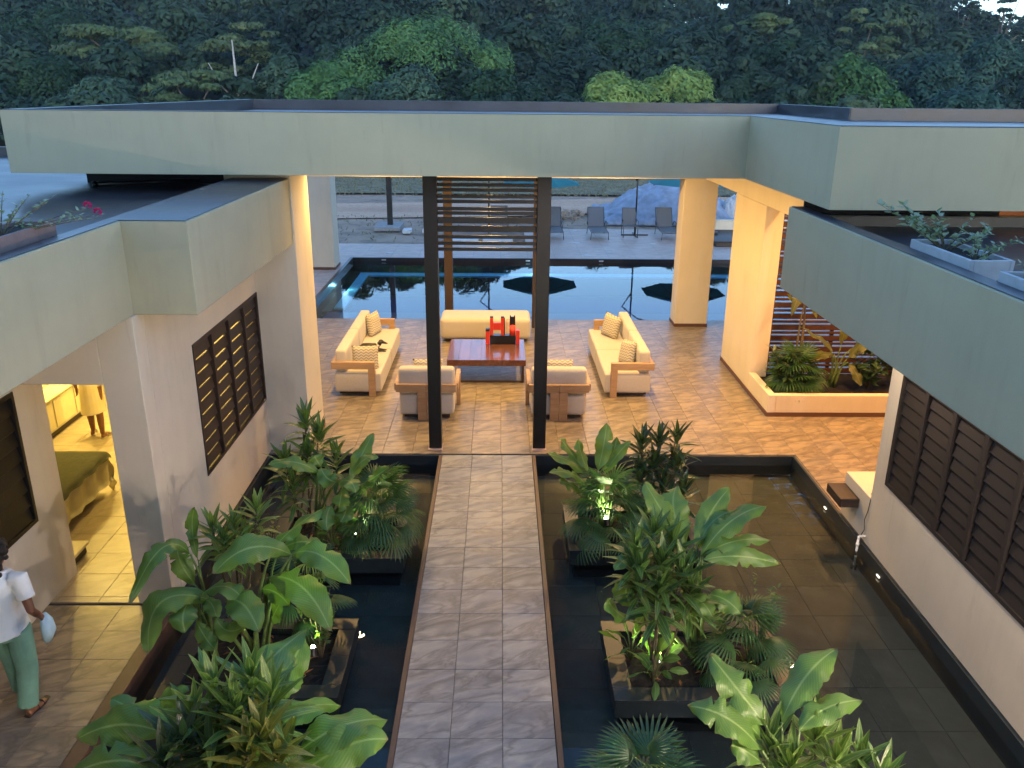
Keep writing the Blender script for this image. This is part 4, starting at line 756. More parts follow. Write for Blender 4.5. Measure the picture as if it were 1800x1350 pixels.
def twig_shrub(x, y, z, label, h=.5, r=.25, n=110, mat='small', L=.055, name='small_leaved_shrub', arch=None, trunk=.03):
    t = empty(name, (x, y, z), label=label, cat='shrub'); st = MB(); q = [c.copy() for c in lance_set('croton')[:2]]
    for m in q: m.materials[0] = M[mat]
    nb = max(4, n // 14)
    for b_ in range(nb):
        az = b_ * 2.4 + random.uniform(-.4, .4); rr = r * random.uniform(.4, 1); hh = h * random.uniform(.6, 1.05); e = Vector((x + math.cos(az) * rr, y + math.sin(az) * rr, z + hh)) if arch is None else Vector(arch[b_ % len(arch)]) + Vector((random.uniform(-.06, .06),) * 3)
        s = Vector((x, y, z)); m_ = s.lerp(e, .5) + Vector((0, 0, .12 * h)); pts = [(1 - a) ** 2 * s + 2 * a * (1 - a) * m_ + a * a * e for a in (0, .2, .4, .6, .8, 1)]
        st.tube([tuple(p) for p in pts], [trunk * .35, trunk * .28, trunk * .22, trunk * .16, trunk * .1, trunk * .05], 5)
        for k in range(n // nb):
            a = .3 + .7 * k / (n // nb); p = (1 - a) ** 2 * s + 2 * a * (1 - a) * m_ + a * a * e; put_leaf(random.choice(q), t, p, random.uniform(0, 6.28), random.uniform(-.3, .9), L * random.uniform(.7, 1.3), random.uniform(-.6, .6), 2.4)
    st.build('stem', M['cane'], t, smooth=True); return t
big_plant('L3', 'banana-like plant with upright pointed leaf in the far left planter, close to the hall')
big_plant('L2a', 'banana-like plant with long arching torn leaves hanging over the terrace edge beside the doorway')
big_plant('L2b', 'banana-like plant with broad wavy leaves spreading towards the path from the middle left planter')
big_plant('L1', 'banana-like plant with large pale green leaves in the nearest left planter')
big_plant('R3', 'broad-leaved plant with short upright leaves in the far right planter, at the path side')
big_plant('R2', 'banana-like plant with fan of long leaves over the dark water in the middle right planter')
big_plant('R1', 'banana-like plant with three upright leaves at the bottom edge right of the path')
croton('L3', 'tall dark striped-leaf shrub at the corner of the hall in the far left planter')
croton('L2', 'light striped-leaf shrub in front of the pinkish wall in the middle left planter', 'croton_l', 28, .25, .3)
croton('L1', 'light green striped-leaf shrub in the middle of the nearest left planter', 'croton_l', 28, .31, .36)
croton('L1y', 'yellow striped-leaf shrub low in the nearest left planter', 'croton_y', 24, .29, .28)
croton('L1d', 'dark glossy lance-leaved shrub low at the left of the nearest left planter', 'croton_d', 22, .33, .24)
croton('R3', 'tall dark bushy lance-leaved shrub in the far right planter by the hall', 'croton_d', 30, .30, .36)
croton('R2', 'dark striped-leaf shrub with yellowish tips in the middle right planter', 'croton', 28, .32, .36)
croton('R1', 'light striped-leaf shrub between the banana leaves at the bottom edge right of the path', 'croton_l', 26, .29, .3)
croton('R1b', 'striped-leaf shrub at the bottom edge over the dark water', 'croton', 24, .28, .28)
fan_palm('L3', 'fan palm hanging over the rim of the far left planter beside the path', 34, .30)
fan_palm('R3', 'fan palm around the bright spotlight in the far right planter', 34, .30)
fan_palm('R2', 'fan palm at the water side of the middle right planter', 26, .25)
fan_palm('L2', 'small fan palm at the path corner of the middle left planter', 18, .23)
fan_palm('R1', 'fan palm tips at the bottom edge next to the path', 22, .25)
fan_palm('niche', 'fan palm in the indoor planting bed beside the amber wall', 34, .34)
low_plant(1.45, 6.45, .0, 'low bright green plant lit by the spotlight in the middle right planter', 16, .20)
low_plant(1.28, 6.75, .0, 'low broad-leaved plant at the path side rim of the middle right planter', 14, .22)
low_plant(-2.0, 8.85, .0, 'low leafy plant under the banana leaves of the far left planter', 16, .22)
low_plant(1.7, 9.0, .0, 'low dark leafy plant between palm and tall shrub in the far right planter', 14, .24)
twig_shrub(-1.72, 6.8, .0, 'small-leaved shrub around the spotlight of the middle left planter', .72, .20, 190)
twig_shrub(2.55, 6.9, .0, 'wispy small-leaved shrub against the brown reflection in the middle right planter', .85, .22, 90)
twig_shrub(-2.7, 8.75, .0, 'small yellowish-leaved shrub at the wall side of the far left planter', .4, .14, 50, 'croton_y')
# indoor planting bed
BIG['N1'] = dict(base=(5.9, 13.9, .30), leaves=[((5.75, 13.85, 1.0), (5.5, 13.8, 1.22), (5.12, 13.7, 1.45), .20, .2), ((5.95, 13.9, 1.05), (5.98, 13.9, 1.3), (6.02, 13.9, 1.5), .18, 0), ((6.05, 13.8, .85), (6.18, 13.7, 1.1), (6.35, 13.6, 1.38), .30, -.2),
    ((6.05, 13.75, .8), (6.15, 13.6, .65), (6.22, 13.5, .45), .2, 0), ((6.1, 13.85, 1.0), (6.6, 13.75, 1.05), (6.95, 13.6, .5), .22, 0), ((5.8, 13.8, .9), (5.55, 13.7, .95), (5.3, 13.6, .85), .2, 0), ((5.85, 13.9, .9), (5.7, 14.0, 1.1), (5.5, 14.1, 1.2), .13, 0)])
big_plant('N1', 'olive canna-like plant with long pointed leaves in the middle of the indoor planting bed', 'canna')
BIG['N2'] = dict(base=(5.35, 14.25, .30), leaves=[((5.35, 14.25, 1.9), (5.2, 14.1, 1.95), (5.05, 14.0, 1.55), .2, .2), ((5.35, 14.25, 1.95), (5.3, 14.2, 2.2), (5.2, 14.1, 2.35), .22, 0), ((5.38, 14.25, 1.9), (5.6, 14.2, 2.0), (5.8, 14.1, 1.75), .2, 0), ((5.36, 14.25, 1.7), (5.45, 14.1, 1.75), (5.5, 14.0, 1.5), .2, 0), ((5.35, 14.25, 1.75), (5.15, 14.2, 1.8), (5.0, 14.2, 1.9), .18, 0)])
twig_shrub(4.98, 13.55, .30, 'dark leafy shrub at the pillar corner of the indoor planting bed', .5, .2, 120, 'croton_d', .14)
big_plant('N2', 'tall thin-stemmed plant with leaves high against the slat screen', 'canna', 'cane')
twig_shrub(4.95, 13.7, .30, 'round-leaved shrub in the left corner of the indoor planting bed', .75, .30, 200, 'croton_d', .16)
twig_shrub(6.45, 13.75, .30, 'mottled-leaf shrub in the indoor planting bed right of the canna plant', .7, .34, 200, 'croton_d', .17)
twig_shrub(7.05, 13.85, .30, 'dark shrub at the right end of the indoor planting bed', 1.0, .4, 200, 'croton_d', .18)
# garden spots
M['dim_glow'] = m_emit('dim_spot_glass', (.9, 1, .75), 3)
def spot(x, y, z, tgt, e, label, s=1.0):
    t = empty('garden_spotlight', (x, y, z), label=label, cat='spotlight', group='small garden spotlights in the planters'); d = (Vector(tgt) - Vector((x, y, z))).normalized()
    local(MB().tube([(0, 0, -.06), (0, 0, 0)], .008, 8), 'spike', M['black_steel'], t); local(MB().tube([tuple(d * -.05), tuple(d * .03)], .032, 12), 'lamp_body', M['black_steel'], t)
    local(MB().ball(tuple(d * .034), .016 * s, 14), 'lamp_glass', M['spot_glow' if s > 1.2 else 'dim_glow'], t, True); lamp('lamp', 'SPOT', tuple(Vector((x, y, z)) + d * .07), e, GREENY, .03, tgt, R(130), .8)
spot(1.30, 8.98, .30, (1.2, 9.3, 1.0), K_SPOT, 'bright garden spotlight showing among the palm leaves of the far right planter', 1.6)
spot(-1.72, 6.50, .30, (-1.8, 6.9, 1.0), K_SPOT * .7, 'bright garden spotlight behind the small-leaved shrub of the middle left planter', 1.3)
spot(1.52, 6.60, .06, (1.5, 6.9, .8), K_SPOT * 2.2, 'garden spotlight under the low plant of the middle right planter')
spot(-1.75, 8.95, .10, (-1.7, 9.3, 1.0), K_SPOT, 'garden spotlight hidden behind the fan palm of the far left planter')
spot(-1.70, 4.45, .50, (-1.5, 4.7, 1.5), K_SPOT, 'garden spotlight under the big leaves of the nearest left planter')

# ------------------------------------------------------------------ furniture of the hall
def chevron():
    k = N('chevron_fabric'); tc = k.n('TexCoord'); sp = k.n('SeparateXYZ'); k.l(tc.outputs['Generated'], sp.inputs[0])
    zz = k.math('PINGPONG', k.math('MULTIPLY', sp.outputs[0], 5.5), .5); s = k.math('FRACT', k.math('ADD', k.math('MULTIPLY', sp.outputs[2], 9), k.math('MULTIPLY', zz, 1.3)))
    st = k.math('GREATER_THAN', s, .62); k.base(k.mix(st, (.54, .48, .36), (.24, .23, .20))); return k.set(rough=.95)
M['chevron'] = chevron()
def soft(name, parent, x0, x1, y0, y1, z0, z1, r=.05, mat='fabric', puff=.006):
    m = MB(); m.box(x0, x1, y0, y1, z0, z1); bmesh.ops.bevel(m.bm, geom=list(m.bm.edges), offset=r, segments=4, profile=.5, affect='EDGES')
    cx, cy, cz = (x0 + x1) / 2, (y0 + y1) / 2, (z0 + z1) / 2
    bmesh.ops.subdivide_edges(m.bm, edges=[e for e in m.bm.edges if e.calc_length() > .25], cuts=5, use_grid_fill=True)
    for v in m.bm.verts:
        a, b, c = (v.co.x - cx) / (x1 - x0) * 2, (v.co.y - cy) / (y1 - y0) * 2, (v.co.z - cz) / (z1 - z0) * 2; n = noise.noise(v.co * 5) * .006
        v.co.x += a * puff * (1 - b * b) * (1 - c * c) + n; v.co.y += b * puff * (1 - a * a) * (1 - c * c); v.co.z += (c * puff * (1 - a * a) * (1 - b * b) + n * .7 if z1 - z0 > .1 else 0)
    return m.build(name, M[mat], parent, True)
def pillow(loc, size, rot, label, group='chevron patterned cushions'):
    m = MB(); w, h, t = size; n = 12; V = {}
    for s in (-1, 1):
        for i in range(n + 1):
            for j in range(n + 1):
                u, v = i / n * 2 - 1, j / n * 2 - 1; e = max(0, (1 - u ** 4)) ** .5 * max(0, (1 - v ** 4)) ** .5; k = 1 - .07 * (abs(u * v)) ** .5 * 0; pin = 1 - .06 * (1 - abs(u)) * abs(v) - 0
                V[s, i, j] = m.bm.verts.new((u * w / 2 * (1 - .05 * (1 - v * v)), s * t / 2 * e + .004 * s, v * h / 2 * (1 - .05 * (1 - u * u))))
        for i in range(n):
            for j in range(n): m.bm.faces.new([V[s, i, j], V[s, i + 1, j], V[s, i + 1, j + 1], V[s, i, j + 1]])
    bmesh.ops.remove_doubles(m.bm, verts=m.bm.verts, dist=.0085)
    o = m.build('cushion', M['chevron'], None, True, label=label, cat='cushion', group=group); o.location = loc; o.rotation_euler = rot; return o
def sofa(x0, side, label):
    """side +1: back on the -x side"""
    t = empty('sofa', (x0, 15.6, 0), label=label, cat='sofa', group='pair of cream sofas facing each other'); X = lambda a: x0 + side * a
    def b(nm, fn, a0, a1, *r, **k): p, q = sorted((X(a0), X(a1))); return fn(nm, *((t,) if fn is soft else (M[k.pop('mat', 'oak')], t)), p, q, *r, **k)
    b('base', bx, .06, .70, 14.16, 17.04, .035, .085, mat='dark_wood')
    for y0, y1 in ((14.1, 15.59), (15.61, 17.1)): b('seat', soft, .0, .82, y0, y1, .085, .44, r=.03)
    for y0, y1 in ((14.16, 15.59), (15.61, 17.04)):
        b('backrest', soft, .02, .21, y0, y1, .445, .84, r=.035)
    for y0 in (14.085, 17.03):
        b('armrest', bx, -.05, .72, y0 - .01, y0 + .075, .52, .65, bev=.006); b('leg', bx, .60, .72, y0 - .01, y0 + .075, .0, .519, bev=.006)
    b('back_rail', bx, -.05, .015, 14.16, 17.02, .52, .64, bev=.006); return t
sofa(-2.94, 1, 'cream sofa on the left with oak arms, back towards the left wall, dog on it')
sofa(2.70, -1, 'cream sofa on the right with oak arms, facing the left one across the table')
pillow((-2.43, 14.42, .62), (.48, .46, .16), (R(-14), 0, R(4)), 'chevron cushion lying at the near arm of the left sofa')
pillow((-2.60, 16.62, .66), (.48, .46, .17), (R(-10), R(0), R(72)), 'chevron cushion standing at the far end of the left sofa')
pillow((2.36, 14.72, .66), (.48, .46, .17), (R(-14), R(-8), R(-70)), 'chevron cushion at the near end of the right sofa')
pillow((2.28, 16.50, .67), (.50, .48, .17), (R(-12), R(4), R(-58)), 'chevron cushion at the far end of the right sofa')
def armchair(cx, label):
    t = empty('armchair', (cx, 13.45, 0), label=label, cat='armchair', group='pair of armchairs seen from behind'); y0 = 13.0
    bx('base', M['dark_wood'], t, cx - .38, cx + .38, y0 + .06, y0 + .74, .03, .075)
    soft('seat', t, cx - .45, cx + .45, y0 + .03, y0 + .86, .075, .43, r=.04); soft('backrest', t, cx - .46, cx + .46, y0 + .035, y0 + .25, .435, .88, r=.05)
    bx('back_rail', M['oak'], t, cx - .50, cx - .002, y0 - .045, y0 + .02, .50, .635); bx('back_rail', M['oak'], t, cx + .002, cx + .50, y0 - .045, y0 + .02, .50, .635)
    bx('leg', M['oak'], t, cx - .145, cx - .002, y0 - .045, y0 + .025, 0, .498); bx('leg', M['oak'], t, cx + .002, cx + .145, y0 - .045, y0 + .025, 0, .498)
    for s in (-1, 1):
        a, b = sorted((cx + s * .462, cx + s * .53)); bx('armrest', M['oak'], t, a, b, y0 + .022, y0 + .80, .51, .635); bx('leg', M['oak'], t, a, b, y0 + .69, y0 + .80, 0, .508)
    return t
armchair(-1.215, 'cream armchair with oak frame, left one, partly behind the black post'); armchair(.98, 'cream armchair with oak frame, right one, partly behind the black post')
pillow((-1.21, 13.34, .74), (.50, .42, .14), (R(-12), 0, R(2)), 'chevron cushion peeking over the back of the left armchair')
pillow((.98, 13.34, .74), (.50, .42, .14), (R(-12), 0, R(-2)), 'chevron cushion peeking over the back of the right armchair')
# daybed
t = empty('daybed', (-.32, 17.95, 0), label='long cream backless daybed between the sofas at the pool end', cat='daybed')
bx('base', M['dark_wood'], t, -1.2, .56, 17.58, 18.28, .0, .07); soft('seat', t, -1.30, .66, 17.5, 18.36, .07, .53, r=.085, puff=.01)
# coffee table
t = empty('coffee_table', (-.25, 15.5, 0), label='low square polished reddish wood coffee table on a thin metal frame', cat='table')
n = 7
for k in range(n): a = -.99 + 1.475 * k / n; bx('top_board', M['rosewood'], t, a, a + 1.475 / n - .0012, 14.86, 16.24, .335, .45, bev=.003)
for x in (-.93, .435):
    bx('leg', M['brown_steel'], t, x - .02, x + .02, 14.88, 14.92, .0, .334); bx('leg', M['brown_steel'], t, x - .02, x + .02, 16.16, 16.20, .0, .334)
for y in (14.88, 16.16): bx('bottom_rail', M['brown_steel'], t, -.909, .414, y, y + .04, .0, .035)
for x in (-.93, .435): bx('bottom_rail', M['brown_steel'], t, x - .02, x + .02, 14.922, 16.158, .0, .035)
# abstract sculpture
t = empty('sculpture', (.07, 15.95, .451), label='red and black geometric block sculpture on the far right corner of the coffee table', cat='sculpture')
q = lambda nm, mt, *a: bx(nm, M[mt], t, *a, bev=.004)
q('plinth', 'black', -.20, .31, 15.88, 16.04, .452, .63)
q('side_post', 'red', -.285, -.205, 15.86, 15.97, .452, .72); q('post_cap', 'black', -.285, -.205, 15.86, 15.97, .721, .77); q('side_post', 'red', .315, .385, 15.86, 15.97, .452, .74)
q('upright', 'red', -.20, -.135, 15.90, 15.97, .631, .985); q('upright', 'red', .015, .08, 15.90, 15.97, .631, .985); q('crossbar', 'red', -.134, .014, 15.90, 15.97, .74, .885)
q('upright_cap', 'black', -.20, -.135, 15.90, 15.97, .986, 1.01); q('upright_cap', 'black', .015, .08, 15.90, 15.97, .986, 1.01); q('upright_side', 'black', .081, .098, 15.90, 15.97, .631, .985)
MB().tube([(.245, 15.94, .631), (.245, 15.94, .80)], .06, 16).ball((.245, 15.94, .80), (.06, .06, .035)).build('red_cylinder', M['red'], t, True)
mm = MB().box(.19, .30, 15.99, 16.03, .631, .985).box(.19, .215, 15.99, 16.03, .985, 1.01).box(.275, .30, 15.99, 16.03, .985, 1.01); mm.build('notched_board', M['black'], t)
MB().box(.13, .137, 15.93, 15.935, .631, .95).box(.185, .19, 15.93, 15.935, .631, .95).box(.13, .19, 15.93, 15.935, .945, .95).build('wire_frame', M['red'], t)

# ------------------------------------------------------------------ dog on the left sofa
M['fur'] = m_simple('black_short_fur', (.012, .010, .009), .55, scale=60, var=.5, bump=.3, sheen=.2); M['tan'] = m_simple('tan_fur', (.25, .10, .03), .7); M['white'] = m_simple('white_fabric', (.75, .77, .78), .9, var=.05, bump=.2, scale=20)
t = empty('dog', (-2.45, 15.44, .44), label='small black dog with tan muzzle lying on the seat of the left sofa', cat='dog')
m = MB(); m.tube([(-2.70, 15.46, .50), (-2.62, 15.44, .525), (-2.52, 15.42, .53), (-2.42, 15.42, .535), (-2.35, 15.42, .56), (-2.30, 15.42, .61)], [.045, .075, .08, .07, .055, .04], 12).ball((-2.285, 15.42, .635), (.05, .045, .045)).tube([(-2.27, 15.42, .63), (-2.20, 15.41, .612), (-2.17, 15.41, .605)], [.034, .022, .015], 10)
for y in (15.38, 15.47): m.tube([(-2.40, y, .52), (-2.33, y - .01, .475), (-2.22, y - .01, .462)], [.03, .022, .016], 8).ball((-2.20, y - .01, .46), (.022, .015, .014))
m.tube([(-2.64, 15.39, .50), (-2.56, 15.35, .48), (-2.63, 15.33, .462)], [.05, .035, .018], 8).tube([(-2.72, 15.47, .49), (-2.78, 15.5, .47), (-2.80, 15.45, .46)], [.016, .010, .006], 8)
fused(m, 'body', M['fur'], t, .009)
for y, s in ((15.375, -1), (15.465, 1)): MB().tube([(-2.29, y, .66), (-2.295, y + s * .012, .63), (-2.285, y + s * .014, .598)], [(.010, .018), (.008, .022), (.005, .014)], 8).build('ear', M['fur'], t, True)
MB().ball((-2.185, 15.41, .601), (.026, .018, .012)).build('muzzle', M['tan'], t, True); MB().ball((-2.158, 15.41, .608), .007, 8).build('nose', M['black'], t, True)
for y in (15.386, 15.45): MB().ball((-2.245, y, .648), .0055, 8).build('eye', M['black'], t, True)
MB().tube([(-2.345, 15.42, .575), (-2.333, 15.42, .588)], .054, 14).build('collar', M['white'], t, True)

# ------------------------------------------------------------------ people
M['skin'] = m_simple('brown_skin', (.20, .085, .045), .5, var=.08, scale=20); M['hair'] = m_simple('dark_curly_hair', (.012, .009, .007), .75, scale=50, var=.6, bump=1.0)
M['cloth_w'] = m_simple('white_blouse_cloth', (.68, .74, .75), .9, var=.05, scale=6, bump=.25); M['cloth_g'] = m_simple('sage_green_trouser_cloth', (.14, .30, .23), .9, var=.12, scale=8, bump=.25)
M['cream'] = m_simple('cream_dress_cloth', (.78, .68, .46), .9, var=.05, scale=8, bump=.25); M['sandal'] = m_simple('dark_sandal_leather', (.03, .018, .012), .6); M['blue'] = m_simple('pale_blue_cloth', (.42, .62, .72), .9, scale=12, bump=.3); M['canvas'] = m_simple('cream_canvas', (.6, .55, .42), .9)
def V3(*a): return Vector(a)
def hand(m, wrist, dirv, palm_n, L=.17, curl=.5, side=1):
    d = Vector(dirv).normalized(); n = Vector(palm_n); n = (n - d * n.dot(d)).normalized(); s = d.cross(n).normalized() * side; w = Vector(wrist)
    m.tube([tuple(w), tuple(w + d * L * .25), tuple(w + d * L * .5)], [(.022, .020), (.038, .016), (.040, .015)], 10, up=n)
    for k, (o_, ll) in enumerate(((.030, .42), (.010, .48), (-.010, .45), (-.029, .36))):
        b = w + d * L * .48 + s * o_; pts = [b]; dd = d.copy(); l = L * ll / 3
        for j in range(3): dd = (Matrix.Rotation(-curl * (.6 + .25 * j) * side, 3, s) @ dd); pts.append(pts[-1] + dd * l)
        m.tube([tuple(p) for p in pts], [.0095, .009, .008, .006], 8)
    b = w + d * L * .14 + s * .028; m.tube([tuple(b), tuple(b + (s * .8 + d * .6) * .035), tuple(b + (s * .6 + d) * .058 + n * .01)], [.013, .011, .008], 8)
def head_shape(m, c, fwd, s=1.0):
    f = Vector(fwd).normalized(); u = Vector((0, 0, 1)); r = f.cross(u); c = Vector(c)
    m.ball(tuple(c), (.078 * s, .088 * s, .105 * s), 16); m.ball(tuple(c + f * .03 * s - u * .05 * s), (.055 * s, .055 * s, .055 * s), 12)
    m.tube([tuple(c + f * .085 * s + u * .01), tuple(c + f * .108 * s - u * .022 * s)], [.008, .014], 8)
    m.tube([tuple(c + f * .082 * s - u * .05 * s - r * .02), tuple(c + f * .088 * s - u * .05 * s), tuple(c + f * .082 * s - u * .05 * s + r * .02)], .007, 6)
    for k in (-1, 1): m.ball(tuple(c + r * k * .078 * s - u * .01), (.012, .018, .028), 8)
def foot(m, heel, fwd, L=.235):
    f = Vector(fwd).normalized(); h = Vector(heel); m.tube([tuple(h + f * .01 + V3(0, 0, .035)), tuple(h + f * L * .3 + V3(0, 0, .045)), tuple(h + f * L * .65 + V3(0, 0, .028)), tuple(h + f * L + V3(0, 0, .016))], [(.030, .032), (.033, .036), (.042, .024), (.030, .013)], 10, up=V3(0, 0, 1))
def sandal(parent, heel, fwd, L=.25, mat='sandal'):
    f = Vector(fwd).normalized(); s = f.cross(V3(0, 0, 1)); h = Vector(heel) - f * .035; m = MB()
    m.tube([tuple(h + V3(0, 0, .010)), tuple(h + f * L * .3 + V3(0, 0, .010)), tuple(h + f * L * .7 + V3(0, 0, .010)), tuple(h + f * (L + .02) + V3(0, 0, .010))], [(.034, .010), (.036, .010), (.048, .010), (.026, .010)], 12, up=V3(0, 0, 1))
    for a in (.42, .68): c = h + f * L * a; m.tube([tuple(c - s * .046 + V3(0, 0, .012)), tuple(c - s * .03 + V3(0, 0, .062 - .02 * a)), tuple(c + s * .03 + V3(0, 0, .062 - .02 * a)), tuple(c + s * .046 + V3(0, 0, .012))], [(.012, .004)] * 4, 8, up=f)
    return m.build('sandal', M[mat], parent, True)
# woman on the terrace, walking away from the camera
cx, cy = -4.19, 6.08
t = empty('person', (cx, cy, 0), label='person with dark curly hair, white blouse and green trousers walking on the terrace', cat='person')
m = MB(); m.tube([(cx, cy, .86), (cx, cy, 1.0), (cx, cy + .01, 1.15), (cx, cy + .02, 1.30), (cx, cy + .02, 1.385)], [(.15, .11), (.125, .095), (.14, .10), (.16, .09), (.07, .06)], 14).tube([(cx, cy + .02, 1.37), (cx, cy + .035, 1.47)], .048, 12)
head_shape(m, (cx, cy + .05, 1.545), (-.25, 1, -.1))
hipR, kneeR, ankR = (cx + .085, cy, .86), (cx + .10, cy - .01, .46), (cx + .075, cy - .07, .07); hipL, kneeL, ankL = (cx - .085, cy, .86), (cx - .09, cy + .11, .47), (cx - .10, cy + .17, .08)
for h, k, a in ((hipR, kneeR, ankR), (hipL, kneeL, ankL)): m.tube([h, tuple((Vector(h) + Vector(k)) / 2), k, tuple(Vector(k) * .6 + Vector(a) * .4), a], [.088, .075, .055, .052, .034], 12)
foot(m, (ankR[0], ankR[1] - .04, 0), (.15, 1, 0)); foot(m, (ankL[0], ankL[1] - .04, .015), (-.1, 1, 0))
shR, elR, wrR = (cx + .175, cy + .02, 1.325), (cx + .255, cy - .04, 1.06), (cx + .245, cy + .10, .90)
shL, elL, wrL = (cx - .175, cy + .02, 1.325), (cx - .25, cy - .01, 1.06), (cx - .22, cy + .13, .92)
for a, b, c_ in ((shR, elR, wrR), (shL, elL, wrL)): m.tube([a, tuple((Vector(a) + Vector(b)) / 2), b, tuple((Vector(b) + Vector(c_)) / 2), c_], [.050, .044, .036, .033, .023], 12)
hand(m, wrR, (.05, .35, -.9), (-1, 0, 0), .17, .55, 1); hand(m, wrL, (0, .5, -.85), (1, 0, 0), .17, .35, -1)
fused(m, 'body', M['skin'], t, .0095, smooth_iter=3)
m = MB(); m.tube([(cx, cy + .03, 1.40), (cx, cy + .02, 1.37), (cx, cy + .015, 1.30), (cx, cy + .01, 1.18), (cx, cy, 1.05), (cx, cy, .93), (cx, cy - .01, .835)], [(.085, .07), (.15, .085), (.192, .118), (.182, .125), (.175, .125), (.195, .145), (.222, .165)], 20)
for a, b in ((shR, elR), (shL, elL)): A, B = Vector(a), Vector(b); m.tube([tuple(A + (Vector((cx, cy, A.z)) - A) * .35), tuple(A + V3(0, 0, .01)), tuple(A.lerp(B, .45)), tuple(A.lerp(B, .62))], [.075, .076, .070, .074], 14)
fused(m, 'blouse', M['cloth_w'], t, .011, smooth_iter=3)
m = MB(); m.tube([(cx, cy, 1.0), (cx, cy, .90), (cx, cy, .80)], [(.15, .115), (.178, .13), (.17, .125)], 18)
for h, k, a in ((hipR, kneeR, ankR), (hipL, kneeL, ankL)): H_, K_, A_ = Vector(h), Vector(k), Vector(a); m.tube([tuple(H_), tuple(H_.lerp(K_, .5)), tuple(K_), tuple(K_.lerp(A_, .5)), tuple(A_ + V3(0, 0, .04))], [.108, .10, .088, .084, .086], 16)
fused(m, 'trousers', M['cloth_g'], t, .011, smooth_iter=3)
m = MB(); g_ = random.Random(3); m.ball((cx, cy + .035, 1.575), (.098, .102, .105), 14)
for k in range(95):
    a, e = g_.uniform(0, 6.28), g_.uniform(-.95, 1.5); p = V3(cx + math.cos(a) * math.cos(e) * .105, cy + .02 + math.sin(a) * math.cos(e) * .11, 1.575 + math.sin(e) * .115)
    if p.y > cy + .10 and p.z < 1.6: continue
    m.ball(tuple(p), g_.uniform(.016, .034), 6)
for k in range(40): m.ball((cx + g_.uniform(-.09, .09), cy - g_.uniform(.03, .09), g_.uniform(1.38, 1.5)), g_.uniform(.02, .034), 6)
fused(m, 'hair', M['hair'], t, .008, smooth_iter=1)
sandal(t, ankR[:2] + (0,), (.15, 1, 0)); sandal(t, ankL[:2] + (.0,), (-.1, 1, 0))
m = MB(); m.tube([(cx + .235, cy + .14, .90), (cx + .26, cy + .13, .83), (cx + .27, cy + .12, .74), (cx + .25, cy + .12, .65)], [(.035, .025), (.07, .045), (.085, .05), (.05, .03)], 12)
o = m.build('folded_cloth', M['blue'], None, True, label='pale blue folded cloth held at the hip by the person in white', cat='cloth')
# person inside the bedroom, seen through the doorway from the waist down
cx, cy = -6.32, 12.22
t = empty('person', (cx, cy, 0), label='person in a knee-length cream dress and light shoes standing in the lit bedroom', cat='person')
m = MB(); m.tube([(cx, cy, .86), (cx, cy, 1.0), (cx, cy, 1.15), (cx, cy, 1.30), (cx, cy, 1.385)], [(.17, .12), (.14, .11), (.15, .11), (.165, .095), (.07, .06)], 14).tube([(cx, cy, 1.37), (cx, cy + .01, 1.47)], .048, 12); head_shape(m, (cx, cy + .02, 1.545), (-.3, 1, -.2))
hips = []
for s, dy in ((-1, .07), (1, -.05)):
    h, k, a = (cx + s * .085, cy, .86), (cx + s * .09, cy + dy * .5, .47), (cx + s * .10, cy + dy, .08); hips.append((h, k, a)); m.tube([h, tuple((Vector(h) + Vector(k)) / 2), k, tuple(Vector(k) * .6 + Vector(a) * .4), a], [.09, .078, .056, .054, .034], 12); foot(m, (a[0], a[1] - .04, 0), (-.4 if s < 0 else .1, 1, 0))
for s in (-1, 1):
    a, b, c_ = (cx + s * .175, cy, 1.325), (cx + s * .245, cy - .03, 1.05), (cx + s * .24, cy + .04, .80); m.tube([a, tuple((Vector(a) + Vector(b)) / 2), b, tuple((Vector(b) + Vector(c_)) / 2), c_], [.052, .046, .037, .034, .023], 12); hand(m, c_, (0, .12, -1), (-s, 0, 0), .17, .35, s)
fused(m, 'body', M['skin'], t, .0105, smooth_iter=3)
m = MB(); m.tube([(cx, cy, 1.40), (cx, cy, 1.37), (cx, cy, 1.28), (cx, cy, 1.05), (cx, cy, .85), (cx, cy, .65), (cx, cy, .44)], [(.085, .07), (.15, .09), (.19, .125), (.17, .125), (.205, .15), (.215, .16), (.235, .175)], 20)
for s in (-1, 1): m.tube([(cx + s * .1, cy, 1.33), (cx + s * .18, cy, 1.32), (cx + s * .225, cy - .02, 1.15)], .07, 12)
fused(m, 'dress', M['cream'], t, .012, smooth_iter=3)
m = MB(); m.ball((cx, cy, 1.575), (.092, .096, .10), 14).ball((cx, cy - .09, 1.58), .045, 10); fused(m, 'hair', M['hair'], t, .01, smooth_iter=2)
for (h, k, a), d in zip(hips, ((-.4, 1, 0), (.1, 1, 0))): sandal(t, a[:2] + (0,), d, .25, 'canvas')

